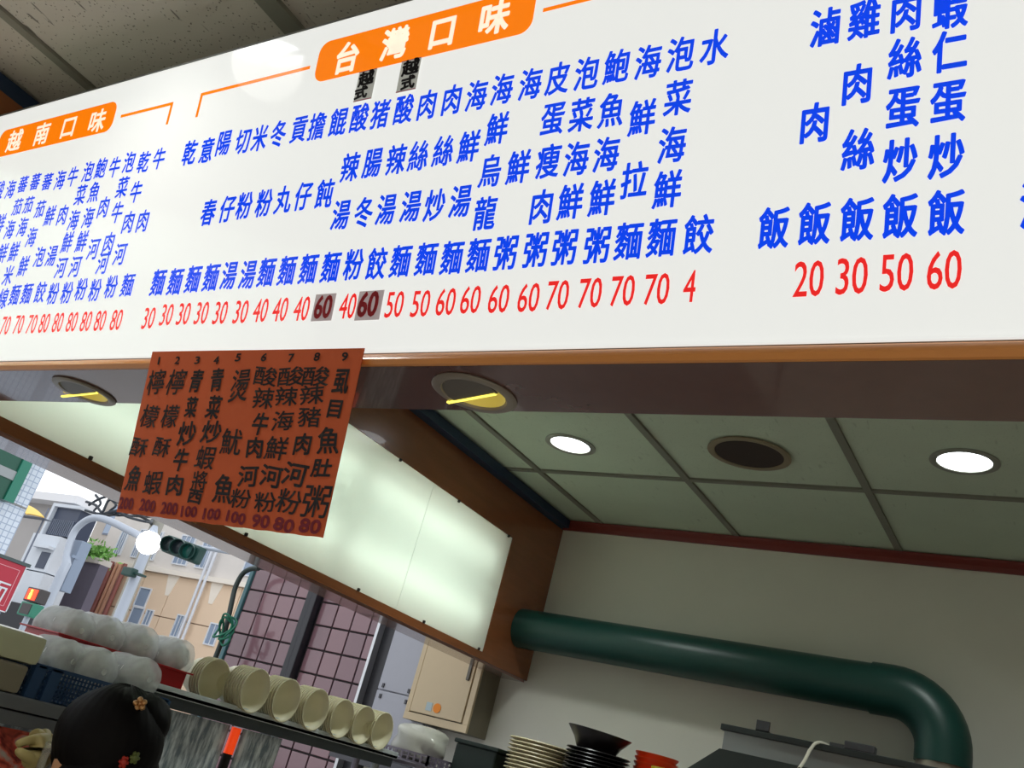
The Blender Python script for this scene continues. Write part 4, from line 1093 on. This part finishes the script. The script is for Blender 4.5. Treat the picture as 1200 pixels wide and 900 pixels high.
tag(b.build('green_wire_coil', mat('green_wire', srgb(18, 108, 82), rough=0.4), None, smooth=True), 'coil of bright green wire tied to the dark cable', 'wire')
tag(MB().tube([at(252, 772, 1, 3.36), at(250, 776, 1, 3.36) + Vector((0, 0, -1.6))], 0.016, 10).build('cable_post', mat('dark_steel', (0, 0, 0))), 'thin dark post below the curved cable behind the cream bowls', 'post')

# ================================================================= STREET
gd = MB().box(-75, -30, -EYE - 0.12, -2.2, 60, -EYE - 0.06).build('street_ground', mat('asphalt', srgb(160, 158, 156), rough=0.9, noise=0.1, nscale=2)); struct(gd)
def fac(pts, ax, val, depth, name, material, parent=None):
    """outline measured on an upright plane of the street, given its real depth"""
    P_ = [at(u, v, ax, val) for u, v in pts]
    d = Vector((0, depth, 0)) if ax == 1 else Vector((-depth, 0, 0))
    return MB().poly(P_, d).build(name, material, parent)
# --- beige building at 25 m
BY = 25.0
bb_ = empty('beige_building', (-31, BY + 3, -EYE), 'beige panelled building across the street with a white band and small blue windows', 'building')
M_bei = mat('beige_panel', srgb(226, 200, 172), rough=0.8, noise=0.03, nscale=1.2)
M_bwh = mat('weathered_white', srgb(214, 208, 202), rough=0.85, noise=0.1, nscale=1.5)
M_joint = mat('beige_joint', srgb(150, 130, 112), rough=0.9)
M_gwin = mat('grey_blue_window', srgb(140, 156, 178), rough=0.2)
M_fr = mat('window_frame_white', srgb(216, 220, 226), rough=0.5)
MB().box(-36.9, BY + 0.06, -EYE - 0.06, -24.0, BY + 7, 4.33).build('lower_body', M_joint, bb_)
MB().box(-36.9, BY + 0.02, 4.36, -24.0, BY + 7, 7.6).build('upper_band', M_bwh, bb_)
MB().box(-36.95, BY - 0.18, 4.26, -23.9, BY + 0.1, 4.44).build('ledge', mat('pale_ledge', srgb(232, 224, 212), rough=0.8), bb_)
MB().box(-36.95, BY - 0.25, 7.6, -23.9, BY + 7.1, 7.8).build('parapet', M_bwh, bb_)
# facade panels as pieces
xj = [-36.9, -35.1, -33.3, -31.5, -29.7, -27.6, -25.7, -24.0]; zj = [-1.6, -0.35, 1.25, 2.62, 4.26]
for a, b__ in zip(xj[:-1], xj[1:]):
    for c, d__ in zip(zj[:-1], zj[1:]):
        MB().box(a + 0.02, BY, c + 0.02, b__ - 0.02, BY + 0.08, d__ - 0.02).build('facade_panel', M_bei, bb_)
def bwin(x0, x1, z0, z1, bars=1, lab=None):
    w_ = MB()
    t = 0.05
    w_.box(x0 - t, BY - 0.05, z0 - t, x1 + t, BY + 0.02, z0).box(x0 - t, BY - 0.05, z1, x1 + t, BY + 0.02, z1 + t).box(x0 - t, BY - 0.05, z0, x0, BY + 0.02, z1).box(x1, BY - 0.05, z0, x1 + t, BY + 0.02, z1)
    for k in range(1, bars + 1):
        x = lerp(x0, x1, k / (bars + 1)); w_.box(x - 0.015, BY - 0.04, z0, x + 0.015, BY + 0.02, z1)
    f = w_.build('window', M_fr, bb_)
    MB().box(x0, BY - 0.02, z0, x1, BY + 0.01, z1).build('pane', M_gwin, f)
bwin(-30.45, -29.95, 2.02, 2.80, 2); bwin(-28.5, -28.0, 2.02, 2.75, 1); bwin(-33.2, -32.55, 2.10, 2.75, 0); bwin(-33.25, -32.6, 2.85, 3.55, 0); bwin(-32.3, -31.95, 2.2, 2.75, 1)
for (x0, x1) in ((-34.7, -34.35), (-33.6, -33.3), (-32.0, -31.2), (-30.6, -29.9), (-27.9, -26.6), (-35.9, -35.5)):
    bwin(x0, x1, 4.75, 5.9, 2)
# white wedges (brackets) hanging under the ledge
for x in (-31.6, -29.0):
    wd = MB(); wd.poly([(x - 0.35, BY - 0.02, 4.26), (x + 0.35, BY - 0.02, 4.26), (x + 0.12, BY - 0.02, 3.45), (x - 0.1, BY - 0.02, 3.45)], (0, 0.03, 0))
    wd.build('pale_patch', mat('pale_patch', srgb(236, 226, 212), rough=0.9), bb_)
def pipe(px0, py0, px1, py1, Y, r, material, name, parent=None, dx=0.0):
    a = at(px0, py0, 1, Y); b_ = at(px1, py1, 1, Y); x = (a.x + b_.x) / 2 + dx
    return MB().tube([(x, Y, a.z), (x, Y, b_.z)], r, 10).build(name, material, parent, smooth=True)
M_wpipe = mat('white_pipe', srgb(214, 218, 226), rough=0.4); M_sal = mat('salmon_pipe', srgb(214, 162, 132), rough=0.5); M_brn = mat('brown_pipe', srgb(150, 92, 84), rough=0.5)
for dx in (-0.13, 0.13): pipe(250, 638, 215, 750, BY - 0.2, 0.06, M_wpipe, 'downpipe', bb_, dx)
for i, dx in enumerate((-0.55, -0.25, 0.05, 0.30)): pipe(142, 660, 115, 725, BY - 0.2, 0.10 if i != 1 else 0.07, (M_brn, M_sal, M_sal, M_brn)[i], 'service_pipe', bb_, dx)
pipe(124, 640, 92, 714, BY - 0.3, 0.13, M_bwh, 'downpipe', bb_)
# --- utility poles and lamp
def pole(px0, py0, px1, py1, Y, r, material, name, label, cat='pole', grp=None):
    a = at(px0, py0, 1, Y); b_ = at(px1, py1, 1, Y); x = (a.x + b_.x) / 2
    o = MB().tube([(x, Y, -EYE - 0.06), (x, Y, a.z)], [r * 1.1, r], 16).build(name, material, None, smooth=True)
    tag(o, label, cat, grp); return o, x, a.z
M_pole = mat('galvanised_pole', srgb(176, 184, 196), rough=0.45, metal=0.2); M_cpole = mat('concrete_pole', srgb(158, 156, 146), rough=0.85, noise=0.1)
sp_, _, _ = pole(172, 640, 137, 732, 16, 0.13, M_pole, 'signal_pole', 'thick pale steel pole rising behind the glowing street lamp')
up_, _, _ = pole(180, 600, 146, 732, 18, 0.19, M_cpole, 'utility_pole', 'grey concrete utility pole just right of the pale steel pole')
cq = at(152, 671, 1, 15.7)
MB().box(cq.x - 0.22, 15.6, cq.z - 0.1, cq.x + 0.2, 15.8, cq.z + 0.12, bev=0.03).box(cq.x + 0.15, 15.68, cq.z - 0.02, cq.x + 0.42, 15.92, cq.z + 0.03).build('camera_housing', mat('dark_green_signal', srgb(24, 62, 56), rough=0.5), sp_)
# street lamp: pole and curved arm
LY = 12.0
lm = empty('street_lamp', at(60, 700, 1, LY) * 1.0, 'street lamp with curved grey arm and a bright glowing round globe', 'street lamp')
x0 = at(64, 690, 1, LY).x
top = [at(u, v, 1, LY) for u, v in ((78, 650), (84, 630), (91, 618), (103, 609), (116, 607), (132, 612), (150, 621), (168, 630))]
MB().tube([(x0, LY, -EYE - 0.06), (x0, LY, at(70, 672, 1, LY).z), (x0 + 0.02, LY, at(74, 660, 1, LY).z)] + smooth_path([tuple(p) for p in top], 4), [0.10] * 3 + [0.075] * 29, 12).build('pole_and_arm', M_pole, lm, smooth=True)
cb_ = at(174, 636, 1, LY)
gmesh = MB(); bmesh.ops.create_icosphere(gmesh.bm, subdivisions=3, radius=0.235, matrix=Matrix.Translation(cb_)); gmesh.build('glowing_globe', mat('lamp_globe', (1, 1, 1), emit=12, emit_col=(1, 1, 0.98)), lm, smooth=True)
MB().tube([cb_ + Vector((0, 0, 0.18)), cb_ + Vector((0, 0, 0.36))], [0.11, 0.05], 12).build('cap', M_pole, lm, smooth=True)
# grey-blue duct boxes beside it
sb_ = [at(u, v, 1, 12.15) for u, v in ((86, 632), (97, 634), (76, 694), (62, 690))]
MB().box(sb_[0].x - 0.05, 12.15, sb_[3].z, sb_[1].x, 12.4, sb_[0].z, bev=0.01).box(x0 - 0.02, 12.05, sb_[0].z - 0.4, x0 + 0.02, 12.2, sb_[0].z - 0.34).build('side_box', mat('grey_blue_metal', srgb(132, 146, 166), rough=0.5), lm)
# traffic signal: three hooded lenses
tl = empty('traffic_signal', at(211, 642, 1, 11.8), 'dark green traffic signal with three hooded lenses right of the glowing globe', 'traffic light')
M_tg = mat('dark_green_signal', srgb(24, 62, 56), rough=0.5)
L3 = [at(u, v, 1, 11.8) for u, v in ((199, 638), (210, 641.5), (221.5, 646.5))]
dirx = (L3[2] - L3[0]).normalized()
q = Matrix.Translation((L3[0] + L3[2]) / 2) @ Matrix.Rotation(-math.asin(max(-1, min(1, dirx.z))), 4, 'Y')
MB().box(-0.55, 0.02, -0.17, 0.55, 0.2, 0.17, bev=0.05, mtx=q).build('housing', M_tg, tl)
vd = Vector((0.75, -0.65, -0.1)).normalized()
for i, p in enumerate(L3):
    T = Matrix.Translation(p) @ Vector((0.55, -0.82, -0.12)).to_track_quat('Z', 'Y').to_matrix().to_4x4()
    MB().lathe([(0.145, -0.06), (0.15, 0.16), (0.138, 0.16), (0.133, -0.04)], 24, T).build('hood', M_tg, tl, smooth=True)
    MB().lathe([(0.001, 0.0), (0.135, -0.01)], 24, T).build('lens', mat('lens_%d' % i, [srgb(44, 60, 60), srgb(40, 52, 58), srgb(20, 96, 84)][i], rough=0.2), tl)
MB().tube([L3[0] + Vector((0, 0.25, 0.12)), L3[1] + Vector((0, 0.25, 0.12)), L3[2] + Vector((4.6, 0.3, 0.1))], 0.04, 8).build('mast_arm', M_pole, tl)
MB().tube([L3[2] + Vector((4.6, 0.3, 0.1)), (L3[2].x + 4.6, L3[2].y + 0.3, -EYE - 0.06)], 0.08, 8).build('mast_post', M_pole, tl)
# pedestrian signal
pd = empty('pedestrian_signal', at(36, 706, 1, 10), 'green framed pedestrian signal with a glowing orange figure beside the red sign', 'traffic light')
a = at(29, 697, 1, 10); b_ = at(46, 697, 1, 10); c = at(36, 722, 1, 10)
W_ = (b_.x - a.x) / 2; cx = (a.x + b_.x) / 2; zt_ = at(38, 688, 1, 10).z; zb_ = at(30, 722, 1, 10).z; zm = (zt_ + zb_) / 2
M_pg = mat('signal_green_paint', srgb(46, 128, 104), rough=0.5)
MB().box(cx - W_, 10.0, zm, cx + W_, 10.2, zt_, bev=0.02).build('upper_housing', mat('signal_dark', srgb(70, 66, 66)), pd)
MB().box(cx - W_, 10.0, zb_, cx + W_, 10.2, zm - 0.01, bev=0.02).build('lower_housing', M_pg, pd)
MB().box(cx - W_ * 0.72, 9.985, zm + 0.03, cx + W_ * 0.72, 10.0, zt_ - 0.03).build('lit_screen', mat('red_glow', (1, 0.1, 0.04), emit=0.9, emit_col=(0.9, 0.06, 0.02)), pd)
fg = MB(); zc = (zm + zt_) / 2; hs = (zt_ - zm)
bmesh.ops.create_icosphere(fg.bm, subdivisions=2, radius=hs * 0.09, matrix=Matrix.Translation((cx, 9.97, zc + hs * 0.25)))
fg.poly([(cx - hs * 0.09, 9.965, zc + hs * 0.15), (cx + hs * 0.09, 9.965, zc + hs * 0.15), (cx + hs * 0.13, 9.965, zc - hs * 0.05), (cx + hs * 0.11, 9.965, zc - hs * 0.34), (cx - hs * 0.11, 9.965, zc - hs * 0.34), (cx - hs * 0.13, 9.965, zc - hs * 0.05)], (0, 0.015, 0))
fg.build('orange_figure', mat('orange_glow', (1, 0.6, 0.1), emit=3, emit_col=(1, 0.45, 0.06)), pd)
MB().box(cx - W_ * 0.7, 9.99, zb_ + 0.03, cx + W_ * 0.7, 10.0, zm - 0.04).build('dark_lens', mat('signal_dark', (0, 0, 0)), pd)
MB().tube([(cx, 10.1, -EYE - 0.06), (cx, 10.1, zb_)], 0.05, 10).build('post', M_pole, pd)

# --- green-signed, blue-white tiled building on the left (face runs along Y)
TX = -9.0
tbd = empty('white_tiled_building', (TX - 1.5, 4.0, -EYE), 'building faced in tiny pale blue white tiles at the left edge', 'building')
M_tb = small_tile_mat('pale_blue_mosaic', srgb(214, 224, 236), srgb(158, 174, 196), 1.0, 0.058, 0.058)
zt0 = 2.6
MB().box(TX - 3.5, 0.5, -EYE - 0.06, TX, 5.15, 4.2).build('tiled_body', M_tb, tbd)
MB().box(TX - 3.4, 0.55, 1.26, TX + 0.012, 5.14, 1.275).build('joint_line', M_conc, tbd)
gs = empty('green_shop_sign', at(10, 560, 0, TX + 0.2), 'deep green shop sign with a grey white stripe on the pale tiled building', 'sign')
GX = TX + 0.14
gp = [at(u, v, 0, GX) for u, v in ((0, 520), (38, 540), (15, 590), (0, 585))]
ye = (gp[1].y + gp[2].y) / 2; zb0 = gp[2].z
MB().box(TX + 0.002, 2.8, zb0, GX, ye, 2.9, bev=0.004).build('board', mat('deep_green_board', srgb(10, 78, 60), rough=0.35, noise=0.1), gs)
MB().box(GX + 0.001, ye - 0.10, zb0, GX + 0.02, ye, 2.9).build('edge_strip', mat('teal_green_edge', srgb(30, 118, 96), rough=0.35), gs)
zs = at(8, 556, 0, GX).z; zs1 = at(8, 548, 0, GX).z
MB().box(GX + 0.001, 2.8, zs - 0.03, GX + 0.01, at(18, 562, 0, GX).y, zs1 + 0.0).build('white_stripe', mat('grey_white_stripe', srgb(150, 156, 158)), gs)
# red sign
RX = -7.0
y1 = at(32, 664, 0, RX).y; z1 = at(33, 665, 0, RX).z; z0 = at(9, 719, 0, RX).z
rs = empty('red_shop_sign', (RX - 0.05, y1 - 0.4, z0), 'red hanging shop sign with white border line and white lettering at the left edge', 'sign')
MB().box(RX - 0.12, y1 - 1.0, z0, RX, y1, z1, bev=0.004).build('board', mat('crimson_board', srgb(176, 24, 52), rough=0.35), rs)
MB().box(RX - 0.14, y1 - 1.02, z1, RX + 0.01, y1 + 0.02, z1 + 0.025).build('top_cap', mat('dark_cap', srgb(70, 84, 84)), rs)
bl_ = MB(); t = 0.004; m_ = 0.04
bl_.box(RX, y1 - 0.96, z1 - m_ - t, RX + 0.002, y1 - m_, z1 - m_).box(RX, y1 - 0.96, z0 + m_, RX + 0.002, y1 - m_, z0 + m_ + t).box(RX, y1 - m_ - t, z0 + m_, RX + 0.002, y1 - m_, z1 - m_)
bl_.build('border_line', mat('pink_line', srgb(226, 160, 170)), rs)
ew = MB().box(RX, y1 - 1.0, z0, RX + 0.004, y1, z0 + 0.008).box(RX, y1 - 0.008, z0, RX + 0.004, y1, z1); ew.build('white_edge', M_fr, rs)
cc = at(-5, 692, 0, RX)
Ink(lambda a_, b2, d: Vector((RX + 0.004, a_, b2))).glyph('面', cc.y, cc.z, 0.17, 0.15, 0.0, fit=True, shear=0.1).build('lettering', M_fr, rs)
Ink(lambda a_, b2, d: Vector((RX + 0.004, a_, b2))).glyph('食', cc.y - 0.3, cc.z, 0.22, 0.17, 0.005, fit=True).build('lettering', M_fr, rs)
MB().tube([(RX - 0.06, y1 - 0.5, -EYE - 0.06), (RX - 0.06, y1 - 0.5, z0)], 0.04, 10).build('post', M_pole, rs)

# --- white balcony building in the middle distance
WY = 20.0
wbd = empty('white_balcony_building', (-33, WY + 2, -EYE), 'shabby white building with dark shuttered balcony between the tiled building and the lamp', 'building')
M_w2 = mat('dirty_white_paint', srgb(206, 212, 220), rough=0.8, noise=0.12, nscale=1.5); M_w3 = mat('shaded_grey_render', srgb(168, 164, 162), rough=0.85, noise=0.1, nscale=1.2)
M_dark = mat('dark_shutter', srgb(52, 62, 84), rough=0.5)
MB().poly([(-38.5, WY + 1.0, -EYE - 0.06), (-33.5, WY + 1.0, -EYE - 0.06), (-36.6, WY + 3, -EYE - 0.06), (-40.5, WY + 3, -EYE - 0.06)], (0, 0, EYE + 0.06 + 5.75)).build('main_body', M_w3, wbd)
MB().box(-39.0, WY + 0.3, 5.45, -32.6, WY + 1.2, 5.75).build('roof_edge', mat('pale_roof_edge', srgb(226, 226, 228), rough=0.8), wbd)
sh_ = MB().box(-33.45, WY + 0.25, 4.15, -31.95, WY + 1.0, 5.2).build('balcony_opening', M_dark, wbd)
sl = MB()
for k in range(12): sl.box(-33.4 + 0.12 * k, WY + 0.2, 4.15, -33.36 + 0.12 * k, WY + 0.25, 4.75)
sl.build('railing', mat('grey_rail', srgb(110, 118, 134)), sh_)
MB().box(-33.6, WY + 0.1, 5.2, -31.85, WY + 1.0, 5.32).box(-33.6, WY + 0.1, 4.05, -33.45, WY + 1.0, 5.2).build('balcony_frame', M_w2, wbd)
MB().box(-33.8, WY, 2.75, -32.05, WY + 1.0, 4.08).build('balcony_wall', M_w2, wbd)
MB().box(-33.2, WY - 0.25, 3.55, -32.1, WY, 3.65).build('canopy', M_w2, wbd)
MB().box(-32.75, WY - 0.02, 2.85, -32.2, WY + 0.02, 3.45).build('window', M_dark, wbd)
MB().box(-33.9, WY - 0.05, 0.9, -31.95, WY + 1.0, 2.7).build('lower_wall', M_w2, wbd)
MB().box(-34.0, WY - 1.2, 0.5, -28.5, WY - 0.1, 1.45).build('dark_awning', mat('black_awning', srgb(40, 42, 48), rough=0.7), wbd)
# yellow parasol
yp = at(50, 600, 1, 17); yc = empty('yellow_awning', yp, 'small yellow curved awning beside the pale tiled building', 'awning')
yb_ = MB()
yb_.grid(lambda s, t: (yp.x + lerp(-1.6, 0.22, s), 17 - 0.6 * math.sin(t * PI / 2), yp.z + 0.20 - 0.36 * (s ** 2.2) - 0.12 * t), 12, 6)
yb_.grid(lambda s, t: (yp.x + lerp(-1.6, 0.22, s), 17.02 - 0.6 * math.sin(t * PI / 2), yp.z + 0.18 - 0.36 * (s ** 2.2) - 0.12 * t), 12, 6)
yb_.build('cover', mat('yellow_fabric', srgb(240, 206, 110), rough=0.7), yc)
MB().box(yp.x - 1.6, 17, yp.z - 0.20, yp.x + 0.2, 17.3, yp.z - 0.18).tube([(yp.x - 0.1, 17.2, -EYE - 0.06), (yp.x - 0.1, 17.2, yp.z + 0.2)], 0.03, 8).build('frame', mat('grey_rail', (0, 0, 0)), yc)
# recessed building with plants between them; its shade is in the dark wall colour
gbd = empty('grey_recessed_building', (-35, 28, -EYE), 'dim purple grey building recessed behind the lamp with plants on its ledge', 'building')
MB().box(-50, 33, -EYE - 0.06, -37.2, 36, 6.2).build('dark_body', mat('shaded_purple_grey_wall', srgb(112, 108, 124), rough=0.8, noise=0.15, nscale=1.5), gbd)
MB().box(-50, 32.9, 6.4, -37.2, 36, 11).build('upper_body', mat('stone_grey_wall', srgb(172, 164, 156), rough=0.85, noise=0.12, nscale=1), gbd)
MB().box(-50, 32.4, 6.2, -37.2, 36, 6.4).build('ledge', M_bwh, gbd)
for xx in (-49, -47, -45.2, -43.4):
    f = MB().box(xx, 32.85, 7.2, xx + 0.9, 32.95, 9).build('window', mat('grey_rail', (0, 0, 0)), gbd)
    MB().box(xx + 0.08, 32.82, 7.28, xx + 0.82, 32.86, 8.92).build('pane', M_gwin, f)
PLY = 23.2
pl = empty('ledge_plants', at(110, 655, 1, PLY), 'bright green bushy plants on a ledge above the dim recess', 'plant')
pc_ = at(112, 648, 1, PLY)
b = MB(); rnd = random.Random(5)
for k in range(420):
    c = pc_ + Vector((rnd.gauss(0, 0.42), rnd.gauss(0, 0.25), rnd.gauss(0.0, 0.17)))
    d = Vector((rnd.uniform(-1, 1), rnd.uniform(-1, 1), rnd.uniform(-0.3, 1))).normalized() * 0.13; e_ = d.cross(Vector((rnd.uniform(-1, 1), rnd.uniform(-1, 1), 0.3))).normalized() * 0.05
    v = [b.bm.verts.new(c + x) for x in (-d, e_, d, -e_)]; b.bm.faces.new(v)
fo = b.build('foliage', mat('leaf_green', srgb(120, 176, 84), rough=0.6, noise=0.2, nscale=3), pl, recalc=False)
MB().box(pc_.x - 0.9, PLY - 0.3, pc_.z - 0.45, pc_.x + 0.9, PLY + 0.3, pc_.z - 0.22, bev=0.02).build('planter', M_bwh, pl)
MB().box(pc_.x - 0.9, PLY - 0.2, -EYE - 0.06, pc_.x + 0.9, PLY + 0.2, pc_.z - 0.45).build('support_wall', mat('shaded_purple_grey_wall', (0, 0, 0)), pl)
# tangle of overhead cables
for k in range(5):
    c1 = [at(u, v, 1, 15 + 0.2 * k) for u, v in ([(101, 588), (112, 592), (120, 600), (128, 586), (141, 590)], [(104, 592), (118, 584), (134, 582), (142, 596), (126, 602)], [(100, 598), (116, 602), (138, 600), (150, 606), (175, 612)], [(112, 580), (118, 590), (110, 600), (128, 604), (150, 600)], [(128, 584), (136, 592), (128, 600), (140, 604), (160, 600)])[k]]
    c1.append(at(178, 603 + 3 * k, 1, 17.9))
    MB().tube(smooth_path([tuple(p) for p in c1], 5), 0.035, 6).build('overhead_cable', mat('black_cable', srgb(40, 48, 58), rough=0.6), up_, smooth=True)
